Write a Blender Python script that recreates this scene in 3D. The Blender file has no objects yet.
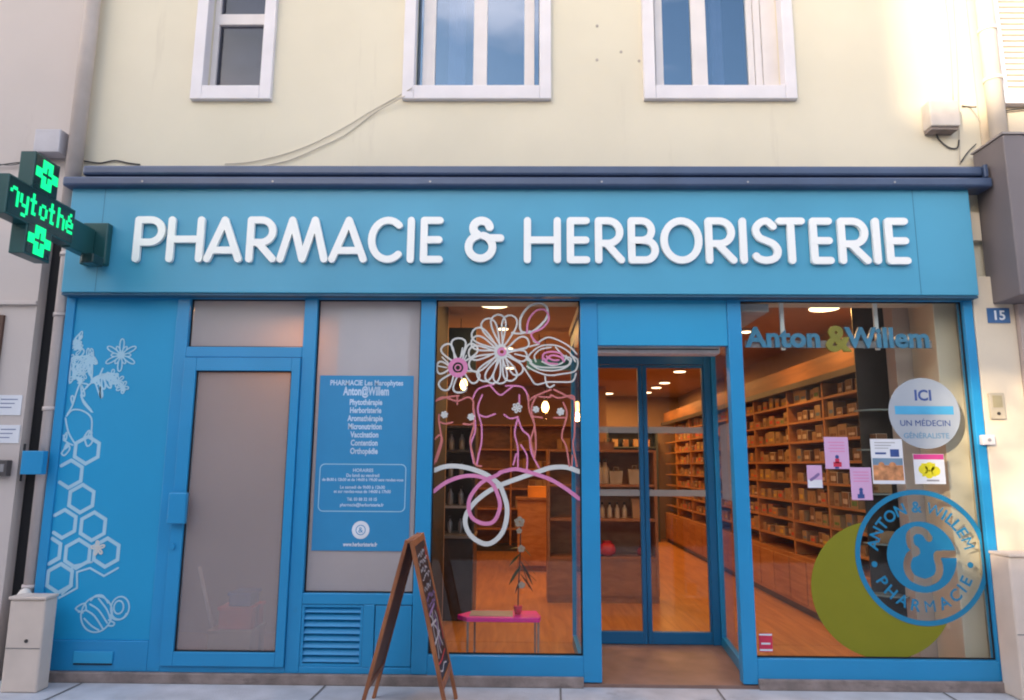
import bpy, bmesh, math, random
from mathutils import Vector, Matrix
random.seed(7)
S = bpy.context.scene
COL = S.collection
R_ = math.radians

# ---------------------------------------------------------------- camera
CX, CY, F = 512.0, 350.0, 700.0
ZU = Vector((29.0, -4250.0, F)).normalized()
_h = (29 * (-51000) + F * F) / 4250
XA = -Vector((-51000.0, _h, F)).normalized()
XA = (XA - ZU * XA.dot(ZU)).normalized()
YA = ZU.cross(XA)
CAM = Vector((0, -5.1898, 1.52))
def toworld(v): return Vector((XA.dot(v), YA.dot(v), ZU.dot(v)))
cd = bpy.data.cameras.new('camera'); cam = bpy.data.objects.new('camera', cd); COL.objects.link(cam)
cd.sensor_width = 36; cd.lens = F / 1024 * 36; cd.clip_end = 500; cd.clip_start = 0.05
r, u, b = toworld(Vector((1, 0, 0))), toworld(Vector((0, -1, 0))), toworld(Vector((0, 0, -1)))
M = Matrix((r, u, b)).transposed().to_4x4(); M.translation = CAM
cam.matrix_world = M
S.camera = cam
def fp(px, py, Y=0.0):
    """real-world point on the facade-parallel plane at depth Y measured from the photograph"""
    d = toworld(Vector((px - CX, py - CY, F))); t = (Y - CAM.y) / d.y
    return CAM + d * t
def fx(px, py, X):
    d = toworld(Vector((px - CX, py - CY, F))); t = (X - CAM.x) / d.x
    return CAM + d * t

# ---------------------------------------------------------------- sky, sun, exposure
SUN_EL, SUN_AZ = R_(13), R_(40)          # azimuth measured from -Y towards -X
sdir = Vector((-math.sin(SUN_AZ) * math.cos(SUN_EL), -math.cos(SUN_AZ) * math.cos(SUN_EL), math.sin(SUN_EL)))
W = bpy.data.worlds.new('World'); S.world = W; W.use_nodes = True
nt = W.node_tree; N = nt.nodes; L = nt.links; N.clear()
out = N.new('ShaderNodeOutputWorld'); bg = N.new('ShaderNodeBackground')
sky = N.new('ShaderNodeTexSky'); sky.sky_type = 'NISHITA'; sky.sun_disc = False
sky.sun_elevation = SUN_EL; sky.sun_rotation = math.atan2(sdir.x, sdir.y)
sky.air_density = 1.0; sky.dust_density = 1.5
tc = N.new('ShaderNodeTexCoord'); mp = N.new('ShaderNodeMapping'); mp.inputs['Scale'].default_value = (1.0, 1.0, 3.2)
ns = N.new('ShaderNodeTexNoise'); ns.inputs['Scale'].default_value = 2.3; ns.inputs['Detail'].default_value = 5; ns.inputs['Roughness'].default_value = .5
cr = N.new('ShaderNodeValToRGB'); cr.color_ramp.elements[0].position = .48; cr.color_ramp.elements[1].position = .72
cr.color_ramp.elements[1].color = (.8, .8, .8, 1)
mx = N.new('ShaderNodeMix'); mx.data_type = 'RGBA'
mx.inputs[7].default_value = (9.4, 7.5, 7.2, 1)
L.new(tc.outputs['Generated'], mp.inputs[0]); L.new(mp.outputs[0], ns.inputs['Vector'])
L.new(ns.outputs['Fac'], cr.inputs[0]); L.new(cr.outputs[0], mx.inputs[0])
L.new(sky.outputs[0], mx.inputs[6]); L.new(mx.outputs[2], bg.inputs[0]); L.new(bg.outputs[0], out.inputs[0])
bg.inputs[1].default_value = 0.15
sl = bpy.data.lights.new('sun', 'SUN'); sl.energy = 2.0; sl.angle = R_(1.0); sl.color = (1, .80, .56)
so = bpy.data.objects.new('sun', sl); COL.objects.link(so)
so.rotation_euler = sdir.to_track_quat('Z', 'Y').to_euler(); so.location = (-10, -10, 12)
VS = S.view_settings
VS.view_transform = 'Standard'; VS.look = 'None'; VS.gamma = 1.0; VS.exposure = 1.93; VS.use_curve_mapping = False
S.render.engine = 'CYCLES'
try:
    S.cycles.filter_width = 2.0; S.cycles.transparent_max_bounces = 24; S.cycles.max_bounces = 8
except Exception: pass

# ---------------------------------------------------------------- materials
def s2l(c): return tuple(((x / 255) / 12.92 if x / 255 <= .04045 else ((x / 255 + .055) / 1.055) ** 2.4) for x in c)
def mat(name, col, rough=.6, metal=0.0, var=.12, vs=6.0, bump=0.0, bs=60.0, spec=.5, coat=0.0, alpha=None, dirt=None, stretch=None):
    m = bpy.data.materials.new(name); m.use_nodes = True
    n = m.node_tree.nodes; l = m.node_tree.links; bs_ = n['Principled BSDF']
    bs_.inputs['Roughness'].default_value = rough; bs_.inputs['Metallic'].default_value = metal
    bs_.inputs['Specular IOR Level'].default_value = spec; bs_.inputs['Coat Weight'].default_value = coat
    t = n.new('ShaderNodeTexCoord'); mpn = n.new('ShaderNodeMapping'); l.new(t.outputs['Object'], mpn.inputs[0])
    if stretch: mpn.inputs['Scale'].default_value = stretch
    no = n.new('ShaderNodeTexNoise'); no.inputs['Scale'].default_value = vs; no.inputs['Detail'].default_value = 6
    l.new(mpn.outputs[0], no.inputs['Vector'])
    rp = n.new('ShaderNodeValToRGB'); rp.color_ramp.elements[0].position = .3; rp.color_ramp.elements[1].position = .7
    rp.color_ramp.elements[0].color = (*[c * (1 - var) for c in col[:3]], 1)
    rp.color_ramp.elements[1].color = (*[min(1, c * (1 + var)) for c in col[:3]], 1)
    l.new(no.outputs['Fac'], rp.inputs[0]); res = rp.outputs[0]
    if dirt:
        n2 = n.new('ShaderNodeTexNoise'); n2.inputs['Scale'].default_value = dirt[1]; n2.inputs['Detail'].default_value = 8; n2.inputs['Roughness'].default_value = .7
        mp2 = n.new('ShaderNodeMapping'); mp2.inputs['Scale'].default_value = dirt[3] if len(dirt) > 3 else (1, 1, 1)
        l.new(t.outputs['Object'], mp2.inputs[0]); l.new(mp2.outputs[0], n2.inputs['Vector'])
        r2 = n.new('ShaderNodeValToRGB'); r2.color_ramp.elements[0].position = dirt[2]; r2.color_ramp.elements[1].position = min(1, dirt[2] + .22)
        mm = n.new('ShaderNodeMix'); mm.data_type = 'RGBA'; mm.inputs[7].default_value = (*dirt[0], 1)
        l.new(n2.outputs['Fac'], r2.inputs[0]); l.new(r2.outputs[0], mm.inputs[0]); l.new(res, mm.inputs[6]); res = mm.outputs[2]
    l.new(res, bs_.inputs['Base Color'])
    if bump:
        n3 = n.new('ShaderNodeTexNoise'); n3.inputs['Scale'].default_value = bs; n3.inputs['Detail'].default_value = 4
        l.new(t.outputs['Object'], n3.inputs['Vector'])
        bp = n.new('ShaderNodeBump'); bp.inputs['Strength'].default_value = bump; bp.inputs['Distance'].default_value = .01
        l.new(n3.outputs['Fac'], bp.inputs['Height']); l.new(bp.outputs[0], bs_.inputs['Normal'])
    if alpha is not None: bs_.inputs['Alpha'].default_value = alpha
    return m
def glass(name, tint=(1, 1, 1), k=1.0, base=0.0, rough=0.0, wav=0.0, gcol=(1, 1, 1)):
    m = bpy.data.materials.new(name); m.use_nodes = True
    n = m.node_tree.nodes; l = m.node_tree.links; n.clear()
    o = n.new('ShaderNodeOutputMaterial'); mix = n.new('ShaderNodeMixShader'); tr = n.new('ShaderNodeBsdfTransparent'); gl = n.new('ShaderNodeBsdfGlossy')
    tr.inputs[0].default_value = (*tint, 1); gl.inputs['Roughness'].default_value = rough; gl.inputs[0].default_value = (*gcol, 1)
    lw = n.new('ShaderNodeLayerWeight'); lw.inputs[0].default_value = .5
    pw = n.new('ShaderNodeMath'); pw.operation = 'POWER'; pw.inputs[1].default_value = 5; l.new(lw.outputs['Facing'], pw.inputs[0])
    fr = n.new('ShaderNodeMath'); fr.operation = 'MULTIPLY_ADD'; fr.inputs[1].default_value = .96; fr.inputs[2].default_value = .04; l.new(pw.outputs[0], fr.inputs[0])
    ma = n.new('ShaderNodeMath'); ma.operation = 'MULTIPLY_ADD'; ma.use_clamp = True; ma.inputs[1].default_value = k; ma.inputs[2].default_value = base
    l.new(fr.outputs[0], ma.inputs[0]); l.new(ma.outputs[0], mix.inputs[0]); l.new(tr.outputs[0], mix.inputs[1]); l.new(gl.outputs[0], mix.inputs[2]); l.new(mix.outputs[0], o.inputs[0])
    if wav:
        t = n.new('ShaderNodeTexCoord'); no = n.new('ShaderNodeTexNoise'); no.inputs['Scale'].default_value = 1.6; l.new(t.outputs['Object'], no.inputs['Vector'])
        bp = n.new('ShaderNodeBump'); bp.inputs['Strength'].default_value = wav; bp.inputs['Distance'].default_value = .02
        l.new(no.outputs['Fac'], bp.inputs['Height']); l.new(bp.outputs[0], gl.inputs['Normal'])
    return m
def emit(name, col, st):
    m = bpy.data.materials.new(name); m.use_nodes = True
    b_ = m.node_tree.nodes['Principled BSDF']; b_.inputs['Base Color'].default_value = (*col, 1)
    b_.inputs['Emission Color'].default_value = (*col, 1); b_.inputs['Emission Strength'].default_value = st
    return m
def film(name, col, clear):
    m = mat(name, col, .55, var=.05, vs=1.5)
    n = m.node_tree.nodes; l = m.node_tree.links
    o = [x for x in n if x.type == 'OUTPUT_MATERIAL'][0]; pb = n['Principled BSDF']
    mix = n.new('ShaderNodeMixShader'); tr = n.new('ShaderNodeBsdfTransparent'); mix.inputs[0].default_value = clear
    l.new(pb.outputs[0], mix.inputs[1]); l.new(tr.outputs[0], mix.inputs[2]); l.new(mix.outputs[0], o.inputs[0])
    return m
def wood(name, a, b_, scale=(1, 1, 1), rough=.45, ws=6.0, dist=6.0):
    m = bpy.data.materials.new(name); m.use_nodes = True
    n = m.node_tree.nodes; l = m.node_tree.links; pb = n['Principled BSDF']; pb.inputs['Roughness'].default_value = rough
    t = n.new('ShaderNodeTexCoord'); mp_ = n.new('ShaderNodeMapping'); mp_.inputs['Scale'].default_value = scale
    no = n.new('ShaderNodeTexNoise'); no.inputs['Scale'].default_value = ws; no.inputs['Detail'].default_value = 6; no.inputs['Distortion'].default_value = .6
    rp = n.new('ShaderNodeValToRGB'); rp.color_ramp.elements[0].position = .3; rp.color_ramp.elements[1].position = .7
    rp.color_ramp.elements[0].color = (*a, 1); rp.color_ramp.elements[1].color = (*b_, 1)
    l.new(t.outputs['Object'], mp_.inputs[0]); l.new(mp_.outputs[0], no.inputs['Vector']); l.new(no.outputs['Fac'], rp.inputs[0]); l.new(rp.outputs[0], pb.inputs['Base Color'])
    return m

BLUE = (.022, .33, .60)
m_blue = mat('blue_paint', BLUE, .33, var=.05, vs=1.2, bump=.03, bs=90)
m_bluef = mat('blue_frame_paint', (.017, .27, .55), .34, var=.05, vs=2, bump=.03, dirt=((.05, .20, .33), 3.5, .66))
m_bdoor = mat('entrance_frame_shaded_blue', (.010, .15, .34), .35, var=.05, vs=2)  # frame blue darkened; the porch shade is put into the colour
m_panel = mat('blue_panel', (.006, .305, .575), .5, var=.06, vs=.8)
m_sign = mat('sign_panel_blue', (.065, .335, .51), .36, var=.08, vs=.9, coat=.0)
m_navy = mat('navy_metal', (.045, .075, .15), .35, var=.15, vs=3, spec=.6)
m_black = mat('dark_gap', (.01, .01, .012), .8)
m_blind = mat('grey_blind', (.17, .17, .21), .8)
m_white = mat('white_letter', (.90, .91, .88), .35, var=.01)
m_cream = mat('cream_render', (.69, .635, .505), .9, var=.05, vs=1.0, bump=.12, bs=140, dirt=((.57, .51, .41), 2.6, .60, (1.6, 1, .16)))
m_pinkw = mat('pinkish_render', (.57, .505, .47), .9, var=.05, vs=.9, bump=.1, bs=120, dirt=((.42, .36, .33), 1.4, .66, (1, 1, .3)))
m_pillar = mat('pale_render', (.72, .62, .48), .85, var=.05, vs=2, bump=.12, bs=90, dirt=((.5, .43, .35), 3, .66))
m_trim = mat('white_window_trim', (.70, .67, .70), .6, var=.05, vs=4, bump=.05)
m_frame = mat('white_window_frame', (.66, .62, .62), .45, var=.05, vs=5)
m_curt = mat('curtain_cloth', (.6, .58, .6), .9)
m_upg = glass('upper_window_glass', (.55, .6, .7), 4.5, .0, .0, .12, (.68, .86, 1))
m_gls = mat('glass_shelf', (.24, .30, .30), .2)
m_upd = glass('upper_window_glass_dull', (.6, .62, .7), 1.0)
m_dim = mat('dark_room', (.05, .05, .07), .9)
m_glass = glass('shop_glass', (.96, .98, .97), .6, .0)
m_dglass = glass('door_glass', (.95, .96, .96), .5, .0)
m_film = film('frosted_film', (.60, .565, .57), .52)
m_dfilm = film('door_tint_film', (.47, .42, .42), .60)
m_pave = mat('pavement_concrete', (.47, .49, .52), .85, var=.14, vs=5, bump=.35, bs=80, dirt=((.25, .25, .26), 2.2, .6))
m_road = mat('asphalt', (.05, .05, .052), .9, var=.25, vs=30, bump=.4)
m_stone = mat('stone_plinth', (.26, .21, .19), .85, var=.3, vs=9, bump=.3, bs=50, dirt=((.1, .08, .07), 5, .55, (1, 1, 3)))
m_tile = mat('threshold_tile', (.24, .15, .12), .5, var=.22, vs=4, dirt=((.4, .3, .26), 3, .6))
m_pipe = mat('beige_pipe', (.55, .48, .45), .5, var=.08, vs=5)
m_pipew = mat('white_pipe', (.75, .68, .6), .5, var=.06, vs=5)
m_cab = mat('beige_cabinet_plastic', (.65, .55, .47), .55, var=.08, vs=4, bump=.05, dirt=((.4, .3, .24), 3, .66))
m_clad = mat('taupe_cladding', (.175, .15, .155), .5, var=.08, vs=3)
m_cross = mat('cross_casing', (.012, .075, .078), .3, var=.08)
m_crossd = mat('cross_screen', (.01, .035, .035), .25, var=.1)
m_led = emit('green_led', (.0, .85, .25), .28)
m_bwood = wood('board_wood', (.20, .065, .025), (.38, .14, .05), (1, 1, .25), .5, 14)
m_hard = mat('board_back', (.19, .09, .05), .7, var=.15)
m_chalk = mat('chalkboard', (.02, .018, .022), .5, var=.3)
m_chw = mat('chalk_white', (.45, .43, .46), .8); m_chr = mat('chalk_red', (.55, .05, .06), .7); m_chp = mat('chalk_violet', (.25, .16, .35), .8)
m_int = mat('interior_plaster', (.36, .24, .16), .9, var=.05)
m_ceil = mat('interior_ceiling', (.42, .28, .20), .9, var=.04)
m_wfloor = wood('parquet', (.42, .17, .04), (.62, .29, .08), (6, .5, 1), .32, 3)
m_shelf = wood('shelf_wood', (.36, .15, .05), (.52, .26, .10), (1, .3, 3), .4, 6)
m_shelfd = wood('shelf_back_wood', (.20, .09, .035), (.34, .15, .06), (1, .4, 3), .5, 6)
m_dark = mat('dark_cabinet', (.045, .04, .038), .35, var=.2)
m_decal = mat('decal_pale_blue', (.36, .60, .74), .5, var=.03)
m_dwhite = mat('paint_marker_white', (.60, .62, .60), .6, var=.05)
m_dpink = mat('paint_marker_pink', (.66, .22, .42), .6, var=.06)
m_dcoral = mat('paint_marker_coral', (.56, .17, .16), .6, var=.06)
m_olive = mat('olive_film', (.215, .21, .002), .55, var=.03)
m_logo = mat('logo_blue_film', (.006, .20, .38), .5, var=.03)
m_menu = mat('menu_blue', (.025, .25, .50), .45, var=.03)
m_mtxt = mat('menu_print', (.50, .64, .80), .6)
m_wtxt = mat('white_print', (.72, .76, .82), .6)
m_paper = mat('paper_white', (.72, .74, .78), .7, var=.03)
m_ppink = mat('paper_pink', (.62, .38, .60), .7, var=.03)
m_dkblue = mat('print_navy', (.03, .07, .25), .6); m_red = mat('print_red', (.6, .03, .08), .6); m_yel = mat('print_yellow', (.70, .62, .01), .6)
m_mag = mat('magenta_plastic', (.92, .02, .36), .35, var=.04)
m_grn = mat('leaf_green', (.03, .07, .035), .5)
m_gry = mat('grey_metal', (.35, .34, .35), .4, metal=.3)
m_lamp = emit('lamp_glow', (1, .74, .42), 1.3)
m_bulb = emit('bulb_glow', (1, .55, .18), 3.0)
m_orange = mat('orange_pack', (.80, .26, .03), .5, var=.6, vs=1.7, stretch=(1, 14, 1)); m_redp = mat('red_pack', (.70, .06, .03), .5, var=.6, vs=1.7, stretch=(1, 14, 1))
m_whitep = mat('white_pack', (.55, .47, .38), .5, var=.3, vs=1.7, stretch=(1, 14, 1)); m_brn = mat('brown_pack', (.20, .10, .05), .5, var=.6, vs=1.7, stretch=(1, 14, 1)); m_tan = mat('tan_pack', (.34, .20, .10), .5, var=.6, vs=1.7, stretch=(1, 14, 1))

# ---------------------------------------------------------------- helpers
class MB:
    def __init__(s): s.bm = bmesh.new()
    def box(s, x0, x1, y0, y1, z0, z1, M=None):
        vs = [s.bm.verts.new(p) for p in ((x0, y0, z0), (x1, y0, z0), (x1, y1, z0), (x0, y1, z0), (x0, y0, z1), (x1, y0, z1), (x1, y1, z1), (x0, y1, z1))]
        for f in ((3, 2, 1, 0), (4, 5, 6, 7), (0, 1, 5, 4), (1, 2, 6, 5), (2, 3, 7, 6), (3, 0, 4, 7)): s.bm.faces.new([vs[i] for i in f])
        if M is not None: bmesh.ops.transform(s.bm, matrix=M, verts=vs)
        return s
    def frame(s, x0, x1, z0, z1, y0, y1, w, wb=None, wt=None):
        wb = wb or w; wt = wt or w
        s.box(x0, x0 + w, y0, y1, z0, z1); s.box(x1 - w, x1, y0, y1, z0, z1)
        s.box(x0 + w, x1 - w, y0, y1, z0, z0 + wb); s.box(x0 + w, x1 - w, y0, y1, z1 - wt, z1); return s
    def tube(s, pts, r, n=10, cap=True):
        pts = [Vector(p) for p in pts]; rings = []
        for i, p in enumerate(pts):
            d = (pts[min(i + 1, len(pts) - 1)] - pts[max(i - 1, 0)]).normalized()
            a = d.orthogonal().normalized() if i == 0 else (a - d * a.dot(d)).normalized()
            b2 = d.cross(a); rr = r[i] if isinstance(r, (list, tuple)) else r
            rings.append([s.bm.verts.new(p + (a * math.cos(2 * math.pi * k / n) + b2 * math.sin(2 * math.pi * k / n)) * rr) for k in range(n)])
        for A, B in zip(rings, rings[1:]):
            for k in range(n): f = s.bm.faces.new((A[k], A[(k + 1) % n], B[(k + 1) % n], B[k])); f.smooth = True
        if cap: s.bm.faces.new(rings[0][::-1]); s.bm.faces.new(rings[-1])
        return s
    def lathe(s, prof, c=(0, 0, 0), n=20):
        rings = []
        for (rr, z) in prof: rings.append([s.bm.verts.new((c[0] + rr * math.cos(2 * math.pi * k / n), c[1] + rr * math.sin(2 * math.pi * k / n), c[2] + z)) for k in range(n)])
        for A, B in zip(rings, rings[1:]):
            for k in range(n): f = s.bm.faces.new((A[k], A[(k + 1) % n], B[(k + 1) % n], B[k])); f.smooth = True
        s.bm.faces.new(rings[0][::-1]); s.bm.faces.new(rings[-1]); return s
    def prism(s, pts, y0, y1):
        """polygon in XZ extruded along Y"""
        A = [s.bm.verts.new((p[0], y0, p[1])) for p in pts]; B = [s.bm.verts.new((p[0], y1, p[1])) for p in pts]
        s.bm.faces.new(A); s.bm.faces.new(B[::-1]); n = len(pts)
        for k in range(n): s.bm.faces.new((A[k], B[k], B[(k + 1) % n], A[(k + 1) % n]))
        return s
    def disc(s, cx, cz, r, y0, y1, n=48): return s.prism([(cx + r * math.cos(2 * math.pi * k / n), cz + r * math.sin(2 * math.pi * k / n)) for k in range(n)], y0, y1)
    def stroke(s, pts, w, y0, y1, caps=True, closed=False):
        """flat ribbon in the XZ plane with round caps, front at y0, back at y1"""
        P = [Vector((p[0], p[1])) for p in pts]
        Q = [P[0]]
        for p in P[1:]:
            if (p - Q[-1]).length > 1e-5: Q.append(p)
        P = Q; n = len(P)
        if n < 2: return s
        if closed and (P[0] - P[-1]).length < 1e-4: P = P[:-1]; n -= 1
        Lf, Rt = [], []
        for i in range(n):
            if closed: a, c = P[i - 1], P[(i + 1) % n]; d1 = (P[i] - a).normalized(); d2 = (c - P[i]).normalized()
            else:
                d1 = (P[i] - P[i - 1]).normalized() if i else (P[1] - P[0]).normalized()
                d2 = (P[i + 1] - P[i]).normalized() if i < n - 1 else d1
            t = (d1 + d2); t = t.normalized() if t.length > 1e-4 else d1
            nn = Vector((-t.y, t.x)); k = 1 / max(.55, abs(nn.dot(Vector((-d1.y, d1.x)))))
            Lf.append(P[i] + nn * w / 2 * k); Rt.append(P[i] - nn * w / 2 * k)
        if closed:
            V = lambda q, y: s.bm.verts.new((q.x, y, q.y))
            a = [V(q, y0) for q in Lf]; b2 = [V(q, y0) for q in Rt]; c = [V(q, y1) for q in Lf]; d = [V(q, y1) for q in Rt]
            for i in range(n):
                j = (i + 1) % n
                for q in ((a[i], a[j], b2[j], b2[i]), (c[j], c[i], d[i], d[j]), (a[j], a[i], c[i], c[j]), (b2[i], b2[j], d[j], d[i])): s.bm.faces.new(q)
            return s
        cap0, cap1 = [], []
        if caps:
            for q, cen, a0, lst in ((0, P[0], Lf[0] - P[0], cap0), (1, P[-1], Rt[-1] - P[-1], cap1)):
                ang = math.atan2(a0.y, a0.x)
                for k in range(1, 7): lst.append(cen + Vector((math.cos(ang + math.pi * k / 7), math.sin(ang + math.pi * k / 7))) * w / 2)
        V = lambda q, y: s.bm.verts.new((q.x, y, q.y))
        rmp = lambda i: y0 - min(.0006, abs(y1 - y0) * .5) * i / (n - 1)
        a = [V(q, rmp(i)) for i, q in enumerate(Lf)]; b2 = [V(q, rmp(i)) for i, q in enumerate(Rt)]; c = [V(q, y1) for q in Lf]; d = [V(q, y1) for q in Rt]
        for i in range(n - 1):
            for q in ((a[i], a[i + 1], b2[i + 1], b2[i]), (c[i + 1], c[i], d[i], d[i + 1]), (a[i + 1], a[i], c[i], c[i + 1]), (b2[i], b2[i + 1], d[i + 1], d[i])): s.bm.faces.new(q)
        for lst, (p0, p1, q0, q1) in ((cap0, (a[0], b2[0], c[0], d[0])), (cap1, (b2[-1], a[-1], d[-1], c[-1]))):
            f_ = [p0] + [V(q, p0.co.y) for q in lst] + [p1]; k_ = [q0] + [V(q, y1) for q in lst] + [q1]
            if lst: s.bm.faces.new(f_); s.bm.faces.new(k_[::-1])
            for i in range(len(f_) - 1): s.bm.faces.new((f_[i], k_[i], k_[i + 1], f_[i + 1]))
        return s
    def build(s, name, m, parent=None, bevel=0.0, M=None, recalc=True):
        if recalc: bmesh.ops.recalc_face_normals(s.bm, faces=s.bm.faces)
        me = bpy.data.meshes.new(name); s.bm.to_mesh(me); s.bm.free()
        me.materials.append(m)
        o = bpy.data.objects.new(name, me); COL.objects.link(o)
        if parent: o.parent = parent; 
        if M is not None: o.matrix_basis = M
        if bevel:
            bv = o.modifiers.new('bevel', 'BEVEL'); bv.width = bevel; bv.segments = 2; bv.limit_method = 'ANGLE'
        return o
def inv(parent): return parent.matrix_world.inverted()
def tag(o, label, cat, group=None, kind=None):
    o['label'] = label
    if cat: o['category'] = cat
    if group: o['group'] = group
    if kind: o['kind'] = kind
    return o
def thing(name, label, cat, loc=(0, 0, 0), group=None):
    o = bpy.data.objects.new(name, None); COL.objects.link(o); o.empty_display_size = .1
    return tag(o, label, cat, group)
def struct(o): o['kind'] = 'structure'; return o
def box(name, m, b_, parent=None, bevel=0.0): return MB().box(*b_).build(name, m, parent, bevel)
def arc(cx, cz, rx, rz, a0, a1, n=14): return [(cx + rx * math.cos(R_(a0 + (a1 - a0) * k / n)), cz + rz * math.sin(R_(a0 + (a1 - a0) * k / n))) for k in range(n + 1)]
def smooth(pts, k=5, closed=False):
    P = [Vector(p) for p in pts]; n = len(P); o = []
    for i in range(n if closed else n - 1):
        g = (lambda j: P[j % n]) if closed else (lambda j: P[max(0, min(n - 1, j))])
        a, b2, c, d = g(i - 1), g(i), g(i + 1), g(i + 2)
        for t in range(k):
            t /= k
            o.append(.5 * ((2 * b2) + (c - a) * t + (2 * a - 5 * b2 + 4 * c - d) * t * t + (3 * b2 - a - 3 * c + d) * t ** 3))
    if not closed: o.append(P[-1])
    return [tuple(p) for p in o]
def text_mb(s, x, z, size, Y, depth=.001, align='CENTER', bold=0.0, width=None, mb=None, rot=0.0, shear=0.0):
    cu = bpy.data.curves.new('t', 'FONT'); cu.body = s; cu.size = size; cu.align_x = align; cu.align_y = 'CENTER' if rot else 'BOTTOM_BASELINE'
    cu.offset = bold; cu.resolution_u = 3; cu.extrude = depth / 2; cu.shear = shear
    o = bpy.data.objects.new('t', cu); COL.objects.link(o)
    dg = bpy.context.evaluated_depsgraph_get(); me = bpy.data.meshes.new_from_object(o.evaluated_get(dg))
    xs = [v.co.x for v in me.vertices]
    sx = 1.0
    if width and xs: sx = width / (max(xs) - min(xs))
    for v in me.vertices:
        a, c = v.co.x * sx, v.co.y
        if rot: a, c = a * math.cos(rot) - c * math.sin(rot), a * math.sin(rot) + c * math.cos(rot)
        v.co = Vector((x + a, Y - v.co.z - depth / 2, z + c))
    mb = mb or MB(); mb.bm.from_mesh(me)
    bpy.data.objects.remove(o); bpy.data.meshes.remove(me); bpy.data.curves.remove(cu)
    return mb

# ================================================================ ground
kerbY = -6.4
o = struct(box('pavement', m_pave, (-14, 14, kerbY, .0, -.14, 0)))
jm = mat('joint_dirt', (.17, .165, .16), .9)
mb = MB()
for x in (-3.05, -1.35, .28, 1.36, 2.9):
    mb.stroke([(x, -.02), (x - .04, -.9), (x + .01, -2)], .012, 0, .002)
bmesh.ops.transform(mb.bm, matrix=Matrix(((1, 0, 0, 0), (0, 0, 1, 0), (0, -1, 0, .006), (0, 0, 0, 1))), verts=mb.bm.verts)
struct(mb.build('pavement_joints', jm))
struct(box('kerb', m_stone, (-14, 14, kerbY - .16, kerbY - .002, -.14, .004), bevel=.01))
struct(box('road', m_road, (-60, 60, -60, 40, -.30, -.144)))
struct(box('interior_floor', m_wfloor, (-3.6, 3.5, 1.161, 10.0, -.13, .02)))
struct(box('window_floor_boards', m_wfloor, (-.66, .442, .09, 1.160, -.13, .018)))
struct(box('window_floor', m_wfloor, (1.801, 3.38, .09, 1.160, -.13, .018)))
struct(box('porch_floor', m_tile, (.443, 1.80, .002, 1.16, -.13, .022)))

# ================================================================ main building
bld = thing('shop_building', 'cream rendered building with a bright blue metal pharmacy shopfront below', 'building')
YW = .10
wins = [(-2.62, -2.14), (-.89, .14), (1.07, 2.12)]
zb, zt = 4.557, 6.0
mb = MB()
mb.box(-3.60, 3.66, YW, YW + .3, 2.80, zb)
xs = [-3.60] + [v for w in wins for v in w] + [3.66]
for i in range(0, len(xs), 2): mb.box(xs[i], xs[i + 1], YW, YW + .3, zb, zt)
mb.box(-3.60, 3.66, YW, YW + .3, zt, 8.2)
mb.build('wall', m_cream, bld)
box('pillar', m_pillar, (3.397, 3.70, -.005, .4, 0, 2.955), bld, .006)
box('side_wall', m_int, (-3.7, -3.605, .1, 10, 0, 8), bld)
box('side_wall', m_int, (3.39, 3.7, .41, 10, 0, 8.2), bld)
box('floor_slab', m_ceil, (-3.6, 3.66, .41, 10, 3.0, 3.2), bld)
box('rear_wall', m_int, (-3.6, 3.7, 10.0, 10.2, 0, 8), bld)
box('upper_side_wall', m_dim, (3.6, 3.66, .41, 9.9, 3.21, 8), bld)
box('roof', m_dim, (-3.8, 3.8, -.2, 10.3, 8.21, 8.4), bld)
# window surrounds + frames
def upwin(x0, x1, parts):
    s_ = MB()
    s_.box(x0 - .09, x0 + .004, YW - .045, YW + .06, zb - .115, zt + .1); s_.box(x1 - .004, x1 + .09, YW - .045, YW + .06, zb - .115, zt + .1)
    s_.box(x0 + .004, x1 - .004, YW - .045, YW + .06, zb - .115, zb + .004); s_.box(x0 + .004, x1 - .004, YW - .045, YW + .06, zt, zt + .1)
    w = s_.build('window', m_trim, bld, .006)
    fr = MB()
    for a, c in parts['frames']: fr.box(a, c, YW + .09, YW + .145, zb, zt)
    for a, c, d, e in parts.get('bars', []): fr.box(a, c, YW + .087, YW + .14, d, e)
    fr.box(x0, x1, YW + .085, YW + .15, zb - .0, zb + .012)
    fr.build('frame', m_frame, w, .004)
    MB().box(x0, x1, YW + .115, YW + .121, zb, zt).build('pane', m_upd if 'dim' in parts else m_upg, w)
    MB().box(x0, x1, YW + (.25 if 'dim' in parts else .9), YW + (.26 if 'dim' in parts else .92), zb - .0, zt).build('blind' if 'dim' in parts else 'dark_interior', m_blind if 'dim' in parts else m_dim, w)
    if 'curtain' in parts:
        a, c = parts['curtain']; q = MB(); n = 40
        A = [(a + (c - a) * k / n, YW + .21 + .018 * math.sin(k * 1.7)) for k in range(n + 1)]
        v0 = [q.bm.verts.new((p[0], p[1], zb)) for p in A]; v1 = [q.bm.verts.new((p[0], p[1], zt)) for p in A]
        for k in range(n): q.bm.faces.new((v0[k], v0[k + 1], v1[k + 1], v1[k])).smooth = True
        q.build('curtain', m_curt, w)
    return w
w1 = upwin(-2.62, -2.14, dict(frames=[(-2.62, -2.575), (-2.175, -2.14)], bars=[(-2.6, -2.15, 5.19, 5.29)], dim=1))
w1['label'] = 'small narrow window with one cross bar at the upper left'
w2 = upwin(-.89, .14, dict(frames=[(-.84, -.735), (-.415, -.30), (.012, .095)], curtain=(-.64, -.49)))
w2['label'] = 'casement window with two tall panes above the ampersand'
w3 = upwin(1.07, 2.12, dict(frames=[(1.105, 1.17), (1.41, 1.535), (1.875, 1.925), (1.93, 1.99), (1.995, 2.125)], curtain=(1.60, 1.70)))
w3['label'] = 'casement window with a pale curtain at its right side'
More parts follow.
